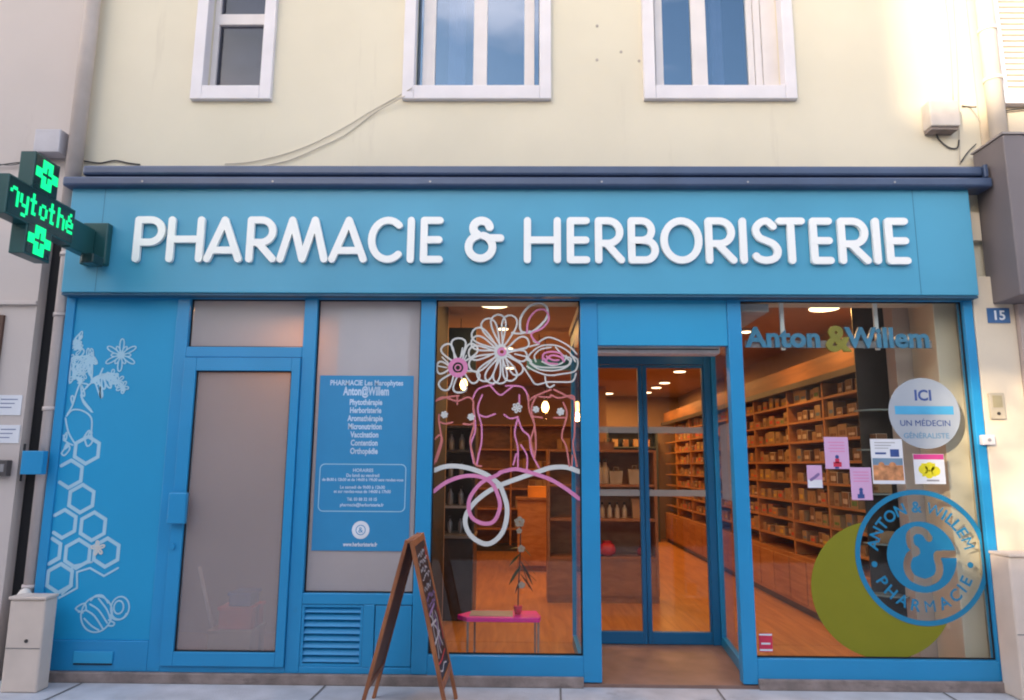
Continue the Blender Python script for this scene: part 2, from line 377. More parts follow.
# small fixing holes in the wall
m_plug = mat('hole_plug', (.42, .37, .33), .9)
for px, py in ((597, 26), (597, 60), (621, 52), (639, 61)):
    p = fp(px, py, YW); MB().disc(p.x, p.z, .012, YW - .004, YW, 12).build('fixing_hole', m_plug, bld)

# ================================================================ shopfront
sf = bld
FY0, FY1 = 0.0, .09
ZT = 2.765
for a_, c_, z_ in ((-3.49, -3.42, .07), (-2.63, -2.535, .07), (-1.655, -1.555, .07), (-.766, -.652, .07), (.442, .572, .03), (1.552, 1.655, .03), (3.325, 3.393, .07)):
    box('post', m_bluef, (a_, c_, FY0, FY1, z_, 2.80), sf, .005)
class SPL:
    def box(s, *b_): box('rail', m_bluef, b_, sf, .005)
    def build(s, *a): pass
q = SPL()
q.box(-3.42, -2.63, FY0, FY1, ZT, 2.80); q.box(-2.535, -1.655, FY0, FY1, ZT, 2.80); q.box(-1.555, -.766, FY0, FY1, ZT, 2.80)
q.box(-.652, .442, FY0, FY1, ZT, 2.80); q.box(1.655, 3.325, FY0, FY1, ZT, 2.80)
q.box(-2.535, -1.655, FY0, FY1, 2.31, 2.39); q.box(-.652, .442, FY0, FY1, .062, .20); q.box(1.655, 3.325, FY0, FY1, .062, .20)
q.box(-3.42, -2.63, FY0, FY1, .07, .275); q.box(-1.555, -.766, FY0, FY1, .535, .61); q.box(-1.555, -.766, FY0, FY1, .07, .115)
q.box(-1.115, -1.035, FY0, FY1, .115, .535)
q.build('rail', m_bluef, sf, .005)
box('door_header_panel', m_blue, (.572, 1.552, .012, .07, 2.416, 2.80), sf, .004)
# left solid panel
pan = box('solid_panel', m_panel, (-3.42, -2.63, .014, .05, .275, ZT), sf, .003)
fl = MB().box(-3.15, -2.87, -.014, .0, .125, .205).build('letter_flap', m_blue, sf, .004)
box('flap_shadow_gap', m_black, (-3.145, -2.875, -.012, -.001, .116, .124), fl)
# transom + mid frosted
box('transom_pane', m_film, (-2.535, -1.655, .045, .051, 2.39, ZT), sf)
mp_ = box('frosted_pane', m_film, (-1.555, -.766, .045, .051, .61, ZT), sf)
gk = MB()
for a, b2, c, d in ((-2.535, -1.655, 2.39, ZT), (-1.555, -.766, .61, ZT), (-.652, .442, .21, ZT), (1.655, 3.325, .21, ZT)):
    gk.frame(a, b2, c - (.009 if c < .3 else 0), d, .036, .044, .010)
gk.build('rubber_gasket', m_black, sf)
# pale sheet behind the frosted pane
MB().box(-1.40, -.86, .056, .062, 1.93, 2.70).build('inner_panel', m_paper, sf)
# louvre
lv = MB().frame(-1.553, -1.117, .117, .533, .006, .05, .018)
n = 8
for k in range(n):
    z = .145 + k * .0475
    vs_ = [(-1.535, .012, z), (-1.135, .012, z), (-1.135, .045, z + .035), (-1.535, .045, z + .035)]
    lv.box(-1.535, -1.135, -.004, .004, -.024, .024, Matrix.Translation((0, .026, z + .018)) @ Matrix.Rotation(R_(-38), 4, 'X'))
lv = lv.build('louvre_grille', m_bluef, sf)
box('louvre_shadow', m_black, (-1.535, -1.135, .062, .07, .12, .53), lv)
ht = box('hatch', m_bluef, (-1.03, -.77, .004, .05, .12, .53), sf, .004)
hg = MB().frame(-1.035, -.766, .115, .535, .03, .06, .02).build('hatch_gap', m_black, ht)
box('door_sill', m_bluef, (-2.535, -1.655, .0, .085, .07, .112), sf, .003)
# side door
dr = box('door', m_bluef, (-2.533, -2.44, -.022, .045, .115, 2.305), sf, .004)
dr['label'] = 'narrow blue side door with dim frosted glass'
MB().box(-1.72, -1.657, -.022, .045, .115, 2.305).box(-2.44, -1.72, -.022, .045, .115, .21).box(-2.44, -1.72, -.022, .045, 2.205, 2.305).build('door_rail', m_bluef, dr, .004)
box('door_pane', m_dfilm, (-2.44, -1.72, .008, .014, .21, 2.205), dr)
MB().frame(-2.44, -1.72, .21, 2.205, -.004, .006, .009).build('door_gasket', m_black, dr)
hd = MB().box(-2.535, -2.405, -.085, -.045, 1.09, 1.31).box(-2.53, -2.49, -.046, -.022, 1.12, 1.28).build('door_handle', m_bluef, dr, .008)
lk = MB().disc(-2.505, .93, .022, -.034, -.022, 20).build('lock', m_bluef, dr)
q = MB(); q.box(-3.49, .442, -.03, .09, .0, .069); q.box(1.655, 3.393, -.03, .09, .0, .069); q.build('plinth', m_stone, sf, .006)
# dim back rooms behind the frosted parts
bk = MB(); bk.box(-3.6, -.70, 1.35, 1.40, 0.02, 3.0); bk.build('partition', m_int, bld)
box('partition_return', m_black, (-.76, -.70, .10, 1.35, .02, 3.0), bld)
box('back_room_floor', m_tile, (-3.6, -.76, .1, 1.34, -.1, .03), bld)
# display window glass
ga = box('display_pane', m_glass, (-.652, .442, .045, .051, .21, ZT), sf)
gb = box('display_pane', m_glass, (1.655, 3.325, .045, .051, .21, ZT), sf)
ga['label'] = 'display window pane painted with flowers'; gb['label'] = 'wide display window pane with round stickers'
# porch
YD = 1.12
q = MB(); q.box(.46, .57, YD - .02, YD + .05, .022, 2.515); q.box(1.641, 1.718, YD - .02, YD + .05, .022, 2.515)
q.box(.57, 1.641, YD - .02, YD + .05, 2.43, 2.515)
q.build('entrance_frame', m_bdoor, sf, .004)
m_strip = film('strip_film', (.55, .50, .46), .35)
def leaf(x0, x1, a, b2):
    l_ = MB(); l_.box(x0, x0 + a, YD - .012, YD + .035, .026, 2.425); l_.box(x1 - b2, x1, YD - .012, YD + .035, .026, 2.425)
    l_.box(x0 + a, x1 - b2, YD - .012, YD + .035, .026, .125); l_.box(x0 + a, x1 - b2, YD - .012, YD + .035, 2.40, 2.425)
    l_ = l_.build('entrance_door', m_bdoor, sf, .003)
    box('glazing', m_dglass, (x0 + a, x1 - b2, YD + .008, YD + .014, .125, 2.40), l_)
    for z in (1.288, 1.840): box('safety_strip', m_strip, (x0 + a, x1 - b2, YD + .003, YD + .006, z - .028, z + .028), l_)
    return l_
leaf(.572, 1.088, .03, .038); leaf(1.092, 1.639, .038, .012)
# splayed side glazing of the porch
def side(xa, ya, xb, yb):
    d = Vector((xb - xa, yb - ya)); Ln = d.length; ang = math.atan2(d.y, d.x)
    Mx = Matrix.Translation((xa, ya, 0)) @ Matrix.Rotation(ang, 4, 'Z')
    q = MB(); q.box(0, .02, -.02, .02, .022, 2.66, Mx); q.box(Ln - .02, Ln, -.02, .02, .022, 2.66, Mx); q.box(.02, Ln - .02, -.02, .02, .022, .10, Mx); q.box(.02, Ln - .02, -.02, .02, 2.56, 2.66, Mx)
    o_ = q.build('porch_side_frame', m_bluef, sf)
    MB().box(.02, Ln - .02, -.004, .004, .10, 2.56, Mx).build('porch_side_pane', m_dglass, o_)
    return Mx
side(.465, .10, .465, YD - .03)
Mside = side(1.625, .10, 1.728, YD - .03)
box('porch_ceiling', mat('porch_soffit', (.5, .45, .42), .7), (.44, 1.90, .10, 1.20, 2.70, 2.76), sf)
ac = thing('air_curtain', 'long pale air curtain housing above the recessed entrance doors', 'air curtain')
MB().box(.49, 1.67, .62, .78, 2.452, 2.58).build('housing', mat('air_curtain_metal', (.85, .80, .80), .35), ac, .02)
MB().box(.51, 1.65, .615, .6195, 2.485, 2.492).build('slot', m_black, ac)

# ================================================================ sign
m_seam = mat('sign_seam', (.03, .18, .29), .6)
sg = thing('shop_sign', 'long sky blue fascia sign with raised white rounded lettering', 'sign')
SY = -.10
box('panel', m_sign, (-3.475, 3.385, SY, .095, 2.785, 3.655), sg, .006)
box('under_shade_strip', mat('sign_under_shade', (.02, .10, .18), .5), (-3.475, 3.385, SY + .012, .095, 2.767, 2.783), sg)  # dark strip; the shade beneath the sign is put into its colour
for x_ in (-3.215, 2.96): box('panel_joint', m_seam, (x_ - .0025, x_ + .0025, SY - .0008, SY + .003, 2.79, 3.65), sg)
H0, H1 = 3.012, 3.372
SW = .054
def letter(ch, pxa, pxb, k):
    xa = fp(pxa, 241, SY - .03).x + SW / 2; xb = fp(pxb, 241, SY - .03).x - SW / 2
    w = xb - xa; b0 = H0 + SW / 2; h = H1 - H0 - SW
    T = lambda pts: [(xa + p[0] * w, b0 + p[1] * h) for p in pts]
    st = []
    rz = lambda f: f * h
    def bowl(z0, z1, wf=1.0, xs_=0):  # D-shaped bowl
        r_ = (z1 - z0) * h / 2; ww = w * wf
        pts = [(xa + xs_, b0 + z1 * h), (xa + max(ww - r_, .01), b0 + z1 * h)]
        pts += [(xa + max(ww - r_, .01) + min(r_, ww - .01) * math.sin(R_(a)), b0 + (z0 + z1) / 2 * h + r_ * math.cos(R_(a))) for a in range(12, 180, 12)]
        return pts + [(xa + max(ww - r_, .01), b0 + z0 * h), (xa, b0 + z0 * h)]
    if ch == 'P': st = [T([(0, 0), (0, 1)]), bowl(.42, 1)]
    elif ch == 'H': st = [T([(0, 0), (0, 1)]), T([(1, 0), (1, 1)]), T([(0, .5), (1, .5)])]
    elif ch == 'A': st = [T([(0, 0), (.5, 1)]), T([(.5, 1), (1, 0)]), T([(.16, .22), (.84, .22)])]
    elif ch == 'R': st = [T([(0, 0), (0, 1)]), bowl(.42, 1, .97), T([(.35, .42), (1.02, 0)])]
    elif ch == 'M': st = [T([(0, 0), (.24, 1)]), T([(.24, 1), (.5, 0)]), T([(.5, 0), (.76, 1)]), T([(.76, 1), (1, 0)])]
    elif ch == 'C':
        rr = h / 2; rx_ = w * .60; st = [arc(xa + rx_, b0 + rr, rx_, rr, 48, 312, 24)]
    elif ch == 'I': xm = (xa + xb) / 2; st = [[(xm, b0), (xm, b0 + h)]]
    elif ch == 'E': st = [T([(1, 1), (0, 1)]), T([(0, 1), (0, 0)]), T([(0, 0), (1, 0)]), T([(0, .5), (.96, .5)])]
    elif ch == 'B': st = [T([(0, 0), (0, 1)]), bowl(.5, 1, .86), bowl(0, .5, 1)]
    elif ch == 'O': st = [arc(xa + w / 2, b0 + h / 2, w / 2, h / 2, 0, 360, 36)]
    elif ch == 'S': st = [smooth(T([(.84, .86), (.55, 1), (.2, .93), (.05, .76), (.2, .58), (.5, .5), (.82, .41), (1.0, .25), (.88, .07), (.5, 0), (.15, .04), (.02, .11)]), 4)]
    elif ch == 'T': st = [T([(0, 1), (1, 1)]), T([(.5, 1), (.5, 0)])]
    q = MB()
    if ch == '&':
        o_, s_ = fp(pxa, 241, SY - .03).x, .36 / 240
        C = lambda u, v: (o_ + (u - 790) * s_ * 1.02, H1 - (v - 60) * s_)
        cxx, cz = C(870, 216); st = [arc(cxx, cz, .09, .09, 78, -257, 30)]
        cx2, cz2 = C(874, 118); st.append(arc(cx2, cz2, .062, .058, 8, 240, 18)); st.append([C(915, 170), C(968, 170)])
        ws = [.058, .062, .056]
    else: ws = [SW] * 9
    for i, s1 in enumerate(st): q.stroke(s1, ws[i], SY - .034 - i * .0007, SY - .006, closed=(ch == 'O'))
    return q.build('letter', m_white, sg)
for k, (c, a, b2) in enumerate([('P', 133.5, 164.5), ('H', 167, 203.5), ('A', 204.6, 242.8), ('R', 246.5, 276.5), ('M', 277.5, 328.5), ('A', 329, 367.5), ('C', 368, 402.2), ('I', 406.5, 415), ('E', 420.3, 443.2), ('&', 464.3, 503.4), ('H', 523.8, 560.9), ('E', 566.8, 590), ('R', 595, 624.2), ('B', 628, 658.6), ('O', 660.5, 702.5), ('R', 705.4, 736), ('I', 739.4, 747.2), ('S', 751.5, 781), ('T', 776.8, 806), ('E', 810.3, 833.2), ('R', 838.4, 869.5), ('I', 872.7, 880.7), ('E', 885.8, 909.5)]): letter(c, a, b2, k)

# awning cassette
aw = thing('awning_cassette', 'closed dark navy awning cassette running above the blue sign', 'awning')
MB().box(-3.395, 3.49, -.135, .095, 3.706, 3.786).build('cassette_housing', m_navy, aw, .02)
q = MB().box(-3.52, 3.535, -.165, .02, 3.606, 3.684).build('front_bar', m_navy, aw, .018)
MB().box(-3.38, 3.48, -.10, .09, 3.685, 3.705).build('gap', m_black, aw)
MB().box(3.492, 3.522, -.145, .05, 3.692, 3.793).build('end_cap', m_navy, aw, .006)
for x in (-2.9, -1.9, -.7, .6, 1.7, 2.8): MB().disc(x, 3.64, .008, -.169, -.1652, 10).build('screw', m_gry, aw)

# ================================================================ pharmacy cross
cs = thing('pharmacy_cross', 'dark green LED pharmacy cross on a wall bracket, lit with green text', 'sign')
XC = -3.20; TH = .10
def cy(px, py): return fx(px, py, XC)
yN, yF = -1.10, -.44; zl, zu = 3.04, 3.30
cyc = (yN + yF) / 2 + .0; 
va0, va1 = -.97, -.76; 
cyc = -.775; va0, va1 = cyc - .125, cyc + .125
zc = (zl + zu) / 2
q = MB(); q.box(XC - TH, XC, yN, yF, zl, zu); q.box(XC - TH, XC, va0, va1, zu, zu + .24); q.box(XC - TH, XC, va0, va1, zl - .195, zl)
q.build('casing', m_cross, cs, .004)
q = MB(); e = .012
q.box(XC, XC + .003, yN + e, yF - e, zl + e, zu - e); q.box(XC, XC + .003, va0 + e, va1 - e, zu + e - .02, zu + .24 - e); q.box(XC, XC + .003, va0 + e, va1 - e, zl - .195 + e, zl - e + .02)
q.build('screen', m_crossd, cs)
q = MB(); q.box(XC - .085, XC - .015, yF + .002, -.17, 3.03, 3.25); q.build('bracket_arm', m_cross, cs, .006)
q = MB(); q.box(XC - .12, XC + .075, -.165, -.10, 2.985, 3.31); q.build('wall_plate', m_cross, cs, .01)
q = MB(); q.box(XC - .02, XC + .07, -.30, -.166, 2.96, 3.03); q.build('cable_box', m_crossd, cs, .008)
# LED dots: crosses and text drawn in the YZ plane (reader looks toward -X, right = +Y)
D = .0125
def dot(y, z, w=D * .98): led.box(XC + .004, XC + .007, y - w / 2, y + w / 2, z - w / 2, z + w / 2)
crossbits = ["...#####...", "...#####...", "...##.##...", "#####.#####", "###.....###", "#####.#####", "...##.##...", "...#####...", "...#####..."]
cw = .0195
for zc0 in (zu + .115, zl - .078):
    led = MB()
    for r_, row in enumerate(crossbits):
        for c_, ch in enumerate(row):
            if ch == '#': dot(cyc + (c_ - 5) * cw, zc0 + (4 - r_) * cw * 1.12, cw * 1.08)
    led.build('led_cross', m_led, cs)
glyphs = {'r': ["....", "###.", "#.##", "#..#", "#..#", "#...", "#...", "....", "...."], 'y': ["....", "....", "#..#", "#..#", "#..#", ".###", "...#", "...#", ".##."],
 't': [".#..", ".#..", "###.", ".#..", ".#..", ".#..", ".##.", "....", "...."], 'o': ["....", "....", ".##.", "#..#", "#..#", "#..#", ".##.", "....", "...."],
 'h': ["#...", "#...", "###.", "#..#", "#..#", "#..#", "#..#", "....", "...."], 'é': ["..#.", ".#..", ".##.", "#..#", "####", "#...", ".###", "....", "...."], 'n': ["....", ".##.", "#..#", "...#", "...#", "...#", "...#", "....", "...."]}
y0_ = yN + .02; dz = .0205; dy = .0185
txt = 'nytothé'
adv = (yF - yN - .03) / (len(txt) * 4.75)
for k, ch in enumerate(txt):
    led = MB()
    for r_, row in enumerate(glyphs[ch]):
        for c_, g in enumerate(row):
            if g == '#': led.box(XC + .004, XC + .007, y0_ + (k * 4.75 + c_) * adv, y0_ + (k * 4.75 + c_ + 1.0) * adv, zc + .062 - r_ * dz - dz / 2 + .012, zc + .062 - r_ * dz + dz / 2 + .012)
    led.build('led_letter', m_led, cs)

# ================================================================ left side: neighbour, pipe, bracket, notices
nb = thing('neighbour_building', 'pinkish beige rendered building to the left of the drainpipe', 'building')
q = MB(); q.box(-9, -3.70, -.02, .35, 0, 3.30); q.box(-9, -3.605, .06, .40, 3.301, 8); q.build('wall', m_pinkw, nb)
q = MB(); q.box(-9, -3.69, -.05, -.02, 2.70, 2.73); q.build('ledge', m_pinkw, nb, .004)
box('door_recess', mat('brown_door', (.1, .05, .035), .6), (-9, -3.93, -.045, -.021, .05, 2.62), nb)
box('wall_gap', m_black, (-3.699, -3.50, .075, .093, 0, 3.295), nb)
pd = thing('drainpipe', 'beige drainpipe running down beside the left edge of the blue shopfront', 'drainpipe')
MB().tube([(-3.552, .0, 8), (-3.552, .0, 3.45)], .058, 20).build('pipe', m_pipe, pd)
MB().tube([(-3.552, .0, 3.46), (-3.552, .02, 3.40), (-3.545, .03, 3.3), (-3.54, .03, 0)], [.058, .05, .043, .043], 20).build('pipe', m_pipe, pd)
for z in (2.62, 1.9, .62, 3.1): MB().tube([(-3.542, .03, z), (-3.542, .03, z + .03)], .052, 16).build('pipe_clamp', m_pipe, pd)
hb = thing('shutter_bracket', 'blue metal box bracket bridging the drainpipe at the left frame edge', 'bracket')
a, c = fp(23, 474, -.03), fp(50, 451, -.03)
MB().box(-3.635, -3.475, -.085, -.03, c.z - .17, c.z).build('bracket_box', m_bluef, hb, .005)
MB().tube([(-3.645, -.05, c.z - .22), (-3.645, -.05, c.z + .05)], .008, 8).build('hinge_pin', m_black, hb)
for (x0, y0, x1, y1, n_) in ((0, 395, 22, 415, 'upper'), (0, 425, 20, 443, 'lower')):
    a, c = fp(x0 - 8, y1, -.03), fp(x1, y0, -.03)
    t = thing('notice', 'white paper notice taped to the left wall, the %s of the two' % n_, 'notice', group='white notices on the left wall')
    MB().box(a.x, c.x, -.026, -.021, a.z, c.z).build('sheet', m_paper, t)
    q = MB()
    for k in range(3): q.box(a.x + .05, c.x - .03 - .02 * k, -.028, -.0262, c.z - .035 - k * .03, c.z - .03 - k * .03)
    q.build('print', m_dkblue, t)
a, c = fp(-6, 476, -.06), fp(9, 460, -.06)
t = thing('lock_box', 'small dark metal box on the left wall below the paper notices', 'box')
MB().box(a.x, c.x, -.075, -.021, a.z, c.z).build('casing', mat('dark_box', (.09, .08, .08), .4), t, .006)
MB().box(a.x + .02, c.x - .02, -.079, -.0752, a.z + .03, c.z - .03).build('lid', m_gry, t)
t = thing('cable_box', 'pale grey junction box above the green cross beside the drainpipe', 'junction box')
a, c = fp(34, 153, -.05), fp(64, 130, -.05)
MB().box(a.x, c.x - .01, -.07, .055, a.z, c.z).build('casing', mat('pale_grey_plastic', (.45, .43, .46), .5), t, .008)
MB().box(a.x, a.x + .04, -.06, .05, a.z - .05, a.z - .001).build('cable_gland', m_dark, t)

# utility cabinets
def cabinet(name, x0, x1, y0, y1, z1, label, seam):
    t = thing(name, label, 'utility cabinet')
    MB().box(x0, x1, y0, y1, .0, z1).build('body', m_cab, t, .012)
    MB().box(x0 - .006, x1 + .006, y0 - .012, y1, z1 + .001, z1 + .022).build('lid', m_cab, t, .006)
    MB().box(x0 + .004, x1 - .004, y0 - .002, y0 - .0003, seam, seam + .005).build('seam', jm, t)
    MB().disc((x0 + x1) / 2 + .02, seam + .05, .012, y0 - .006, y0 - .0005, 16).build('lock', m_dark, t)
    return t
a = fp(46, 690, -.30)
cabinet('utility_cabinet', -3.47, -3.225, -.26, -.13, .595, 'low beige utility cabinet standing under the left drainpipe', .28)
cabinet('utility_cabinet', 3.325, 3.66, -.21, -.008, .925, 'taller beige utility cabinet against the right pillar', .42)
t = thing('pipe_cap', 'rounded white cap poking out behind the low left cabinet', 'pipe')
MB().lathe([(.045, 0), (.048, .55), (.045, .60), (.028, .63), (.005, .64)], (-3.50, -.08, 0), 20).build('cap', m_pipew, t)

# ================================================================ right side
nr = thing('neighbour_building', 'sunlit white building right of the pharmacy with taupe shop cladding', 'building')
q = MB(); q.box(3.86, 9, .06, .4, 3.96, 8); q.box(3.665, 9, .10, .4, 3.98, 8.0) ; q.build('wall', m_pillar, nr)
MB().box(3.545, 9, -.30, .05, 2.74, 3.955).build('shop_fascia', m_clad, nr, .008)
MB().box(3.535, 9, -.31, .055, 3.957, 3.972).build('fascia_capping', mat('capping', (.3, .26, .25), .5), nr)
q = MB(); q.box(3.703, 9, -.04, .4, 0, 2.735); q.build('lower_wall', mat('taupe_render', (.46, .38, .35), .85, var=.06), nr)
a = fp(996, 97, .02)
q = MB(); q.box(3.78, 5.0, .0, .099, 4.37, 4.47); q.box(3.78, 3.85, .0, .059, 4.47, 5.8); sr = q.build('window_surround', m_trim, nr, .005)
q = MB()
for k in range(24): q.box(3.852, 4.9, -.012, .012, -.022, .022, Matrix.Translation((0, .045, 4.50 + k * .05)) @ Matrix.Rotation(R_(-22), 4, 'X'))
q.build('roller_shutter', m_pipew, sr)
pr = thing('drainpipe', 'sunlit white drainpipe between the cream wall and the right neighbour', 'drainpipe')
MB().tube([(3.735, .0, 8), (3.735, .0, 3.98)], .062, 20).build('pipe', m_pipew, pr)
for z in (4.55, 4.98, 5.6): MB().tube([(3.735, .0, z), (3.735, .0, z + .03)], .069, 16).build('pipe_clamp', m_pipew, pr)
a = fp(930, 128, YW - .1); c = fp(957, 101, YW - .1)
jb = thing('junction_box', 'pale electrical junction box at the upper right of the cream wall', 'junction box')
MB().box(a.x, c.x, -.02, YW - .002, a.z + .01, c.z).build('casing', mat('jb', (.6, .53, .47), .5), jb, .01)
MB().box(a.x + .01, c.x - .01, 0, YW - .002, a.z - .012, a.z + .009).build('base', m_stone, jb)
def cable(name, label, pts, r=.006, m=m_dark, cat='cable'):
    o_ = MB().tube(smooth(pts, 6), r, 6).build(name, m, None); return tag(o_, label, cat)
P3 = lambda px, py, Y=YW - .012: tuple(fp(px, py, Y))
m_cbl = mat('beige_cable', (.48, .43, .37), .7); m_cbd = mat('dark_cable', (.06, .06, .06), .6)
cable('cable', 'thin beige cable drooping from the middle window down to the sign', [P3(412, 88, YW - .06), P3(395, 98), P3(370, 112), P3(340, 130), P3(300, 149), P3(256, 161), P3(225, 164)], .0038, m_cbl)
cable('cable', 'second thin beige cable curving just below the first one', [P3(405, 96, YW - .06), P3(375, 113), P3(345, 135), P3(320, 147), P3(290, 160), P3(262, 166)], .004, m_cbl)
cable('cable', 'black cable wavering along the bottom of the cream wall at the left', [P3(84, 161), P3(100, 163), P3(115, 160.5), P3(128, 163), P3(140, 164.5)], .006, m_cbd)
cable('cable', 'thin vertical cable running down the cream wall at the right', [P3(953, -5), P3(957, 60), P3(959, 125), P3(960, 164)], .0038, m_cbl)
cable('cable', 'outer vertical cable beside the right drainpipe', [P3(945, -5), P3(950, 40), P3(953, 100)], .004, m_cbl)
cable('cable', 'short dark cable looping under the right junction box', [P3(936, 127, .05), P3(938, 138), P3(948, 147), P3(957, 148), P3(959, 140)], .006, m_cbd)
cable('cable', 'brown cable sloping from the pipe down to the sign corner', [P3(976, 144), P3(968, 152), P3(961, 162)], .005, m_cbd)
cable('cable', 'horizontal brown wire clipped across the right drainpipe', [P3(962, 106), P3(970, 107), P3(976, 107, -.06)], .006, m_cbd)
def wire(name, label, pts, r=.006): return cable(name, label, pts, r, m_cbd)
wire('cable', 'thin black wire stretched over the left wall behind the cross', [P3(-6, 166, .03), P3(14, 163, .03), P3(30, 162, .03)], .005)
wire('cable', 'sagging black wire below the other wire on the left wall', [P3(-6, 163.5, .03), P3(12, 165, .03), P3(32, 160, .03)], .004)
cable('cable', 'brown cable bundle strung below the shuttered window at the right', [P3(993, 117, .04), P3(1004, 111, .04), P3(1030, 108, .04)], .006, m_cbd)
# niche beside sign
t = thing('meter_box', 'beige meter box tucked into the gap right of the sign', 'box')
MB().box(3.42, 3.54, .03, .095, 3.25, 3.48).build('casing', m_pillar, t, .006)
MB().disc(3.44, 3.40, .018, .02, .03, 14).build('dial', m_black, t)
box('pillar_niche', m_clad, (3.397, 3.60, .101, .14, 2.955, 3.66), nr)
# number plate
t = thing('house_number', 'blue enamel house number plate on the right pillar', 'sign')
a, c = fp(988, 323, -.01), fp(1009, 308, -.01)
MB().box(a.x, c.x, -.013, -.006, a.z, c.z).build('plate', mat('plate_blue', (.05, .14, .32), .35), t, .003)
text_mb('15', (a.x + c.x) / 2, a.z + .025, .10, -.013, .003, bold=.002).build('number', m_wtxt, t)
t = thing('intercom', 'tall slim intercom panel on the right pillar', 'intercom')
a, c = fp(991, 419, -.02), fp(1003, 393, -.02)
MB().box(a.x, c.x, -.030, -.006, a.z, c.z).build('body', mat('ic', (.46, .40, .30), .4), t, .004)
MB().box(a.x + .02, c.x - .02, -.033, -.0302, a.z + .085, c.z - .02).build('button_panel', mat('ic2', (.35, .30, .18), .4), t)
MB().disc((a.x + c.x) / 2, a.z + .04, .012, -.036, -.0302, 16).build('speaker', m_dark, t)
t = thing('door_buzzer', 'small white switch box clipped on the right edge of the shopfront', 'switch')
a, c = fp(982, 445, -.03), fp(994, 435, -.03)
MB().box(a.x, c.x, -.045, -.001, a.z, c.z).build('body', m_frame, t, .008)
MB().disc((a.x + c.x) / 2, (a.z + c.z) / 2, .012, -.05, -.0452, 16).build('button', m_gry, t)

# ================================================================ decals on the left panel
YP = .0125
PT = lambda px, py, Y=.012: (lambda p: (p.x, p.z))(fp(px, py, Y))
def clip(pts, x0, x1):
    out_, cur = [], []
    for p in pts:
        if x0 <= p[0] <= x1: cur.append(p)
        else:
            if len(cur) > 1: out_.append(cur)
            cur = []
    if len(cur) > 1: out_.append(cur)
    return out_
def draw(mb, pts, w, Y, lim=None, sm=0, k=[0]):
    if sm: pts = smooth(pts, sm)
    dense = []
    for a_, b_ in zip(pts, pts[1:]):
        n_ = max(1, int(math.hypot(b_[0] - a_[0], b_[1] - a_[1]) / .02)) if lim else 1
        for j in range(n_): dense.append((a_[0] + (b_[0] - a_[0]) * j / n_, a_[1] + (b_[1] - a_[1]) * j / n_))
    dense.append(pts[-1]); k[0] = (k[0] + 1) % 40
    yy = Y - .0006 - k[0] * .00006
    segs = clip(dense, *lim) if lim else [dense]
    for seg in segs:
        cl_ = len(seg) > 5 and math.hypot(seg[0][0] - seg[-1][0], seg[0][1] - seg[-1][1]) < .004
        mb.stroke(seg, w, yy, Y, closed=cl_)
hexm = MB(); LIM = (-3.412, -2.64)
hx = []
for (px, py, r_) in ((86.9, 450, .100), (69.8, 474, .100), (81.4, 498.6, .100), (63.4, 523.8, .100), (93, 526.3, .100), (77.6, 553.8, .100), (106.3, 552.5, .100), (59.6, 578.3, .100), (48, 551, .100)):
    cx, cz = PT(px, py)
    pts = [(cx + r_ * math.sin(R_(60 * k)), cz + r_ * math.cos(R_(60 * k))) for k in range(7)]
    draw(hexm, pts, .026, YP, LIM)
for seq in ([(59, 598), (77, 588), (77, 572), (90, 568), (104, 576), (118, 568)], [(62, 594), (72, 586), (72, 566), (92, 562)], [(50, 562), (60, 556), (60, 545)]):
    draw(hexm, [PT(*p) for p in seq], .014, YP, LIM)
hexo = tag(hexm.build('honeycomb_decal', m_decal), 'pale blue honeycomb of hexagons printed on the left blue panel', 'decal')
fm = MB()
U = lambda u, v: PT(50 + u / 4.83, 325 + v / 4.83)
def petal(mb, c, a, L_, wd, w, Y, lim=None):
    pts = []
    for k in range(17):
        t_ = math.pi * 2 * k / 16; rr = L_ / 2 * (1 - math.cos(t_)); q_ = wd * math.sin(t_) * (.35 + .65 * rr / L_)
        pts.append((c[0] + rr * math.cos(a) - q_ * math.sin(a), c[1] + rr * math.sin(a) + q_ * math.cos(a)))
    draw(mb, pts, w, Y, lim)
c0 = U(343, 145)
for k in range(6): petal(fm, c0, R_(60 + 60 * k), .075, .016, .009, YP)
for (u_, v_) in ((300, 245), (330, 270), (350, 300)):
    for k in range(5): petal(fm, U(u_, v_), R_(72 * k + u_), .048, .014, .009, YP)
for k in range(6): petal(fm, c0, R_(90 + 60 * k), .125, .022, .009, YP)
for a_, L_ in ((-10, .1), (-35, .12), (-60, .11), (-85, .10), (-150, .09)): petal(fm, U(255, 240), R_(a_ + 5), L_ * 1.1, .02, .014, YP)
for s_ in ([(215, 265), (245, 350), (235, 260), (215, 265)], [(255, 210), (230, 260), (200, 280), (175, 300)], [(180, 150), (200, 260), (205, 190)],
           [(145, 40), (118, 75), (150, 90), (125, 120)], [(118, 120), (140, 105), (165, 125), (150, 150), (120, 160)],
           [(120, 170), (110, 265), (140, 200), (155, 235), (175, 180), (190, 240), (200, 160), (170, 150), (130, 160), (120, 170)],
           [(105, 160), (130, 150), (160, 165), (195, 140), (215, 160)], [(100, 200), (95, 280), (125, 240)],
           [(150, 270), (130, 320), (110, 385), (85, 430)], [(135, 280), (185, 290), (150, 340), (205, 420), (165, 380), (150, 340)],
           [(80, 440), (110, 410), (160, 415), (200, 450), (200, 520)], [(75, 450), (90, 520), (125, 580)], [(165, 540), (190, 510), (205, 560), (180, 585), (165, 540)],
           [(55, 620), (85, 580), (95, 600), (70, 630), (55, 620)], [(60, 510), (75, 560), (110, 580)]):
    draw(fm, [U(*p) for p in s_], .012, YP, LIM, 4)
rn_ = random.Random(4)
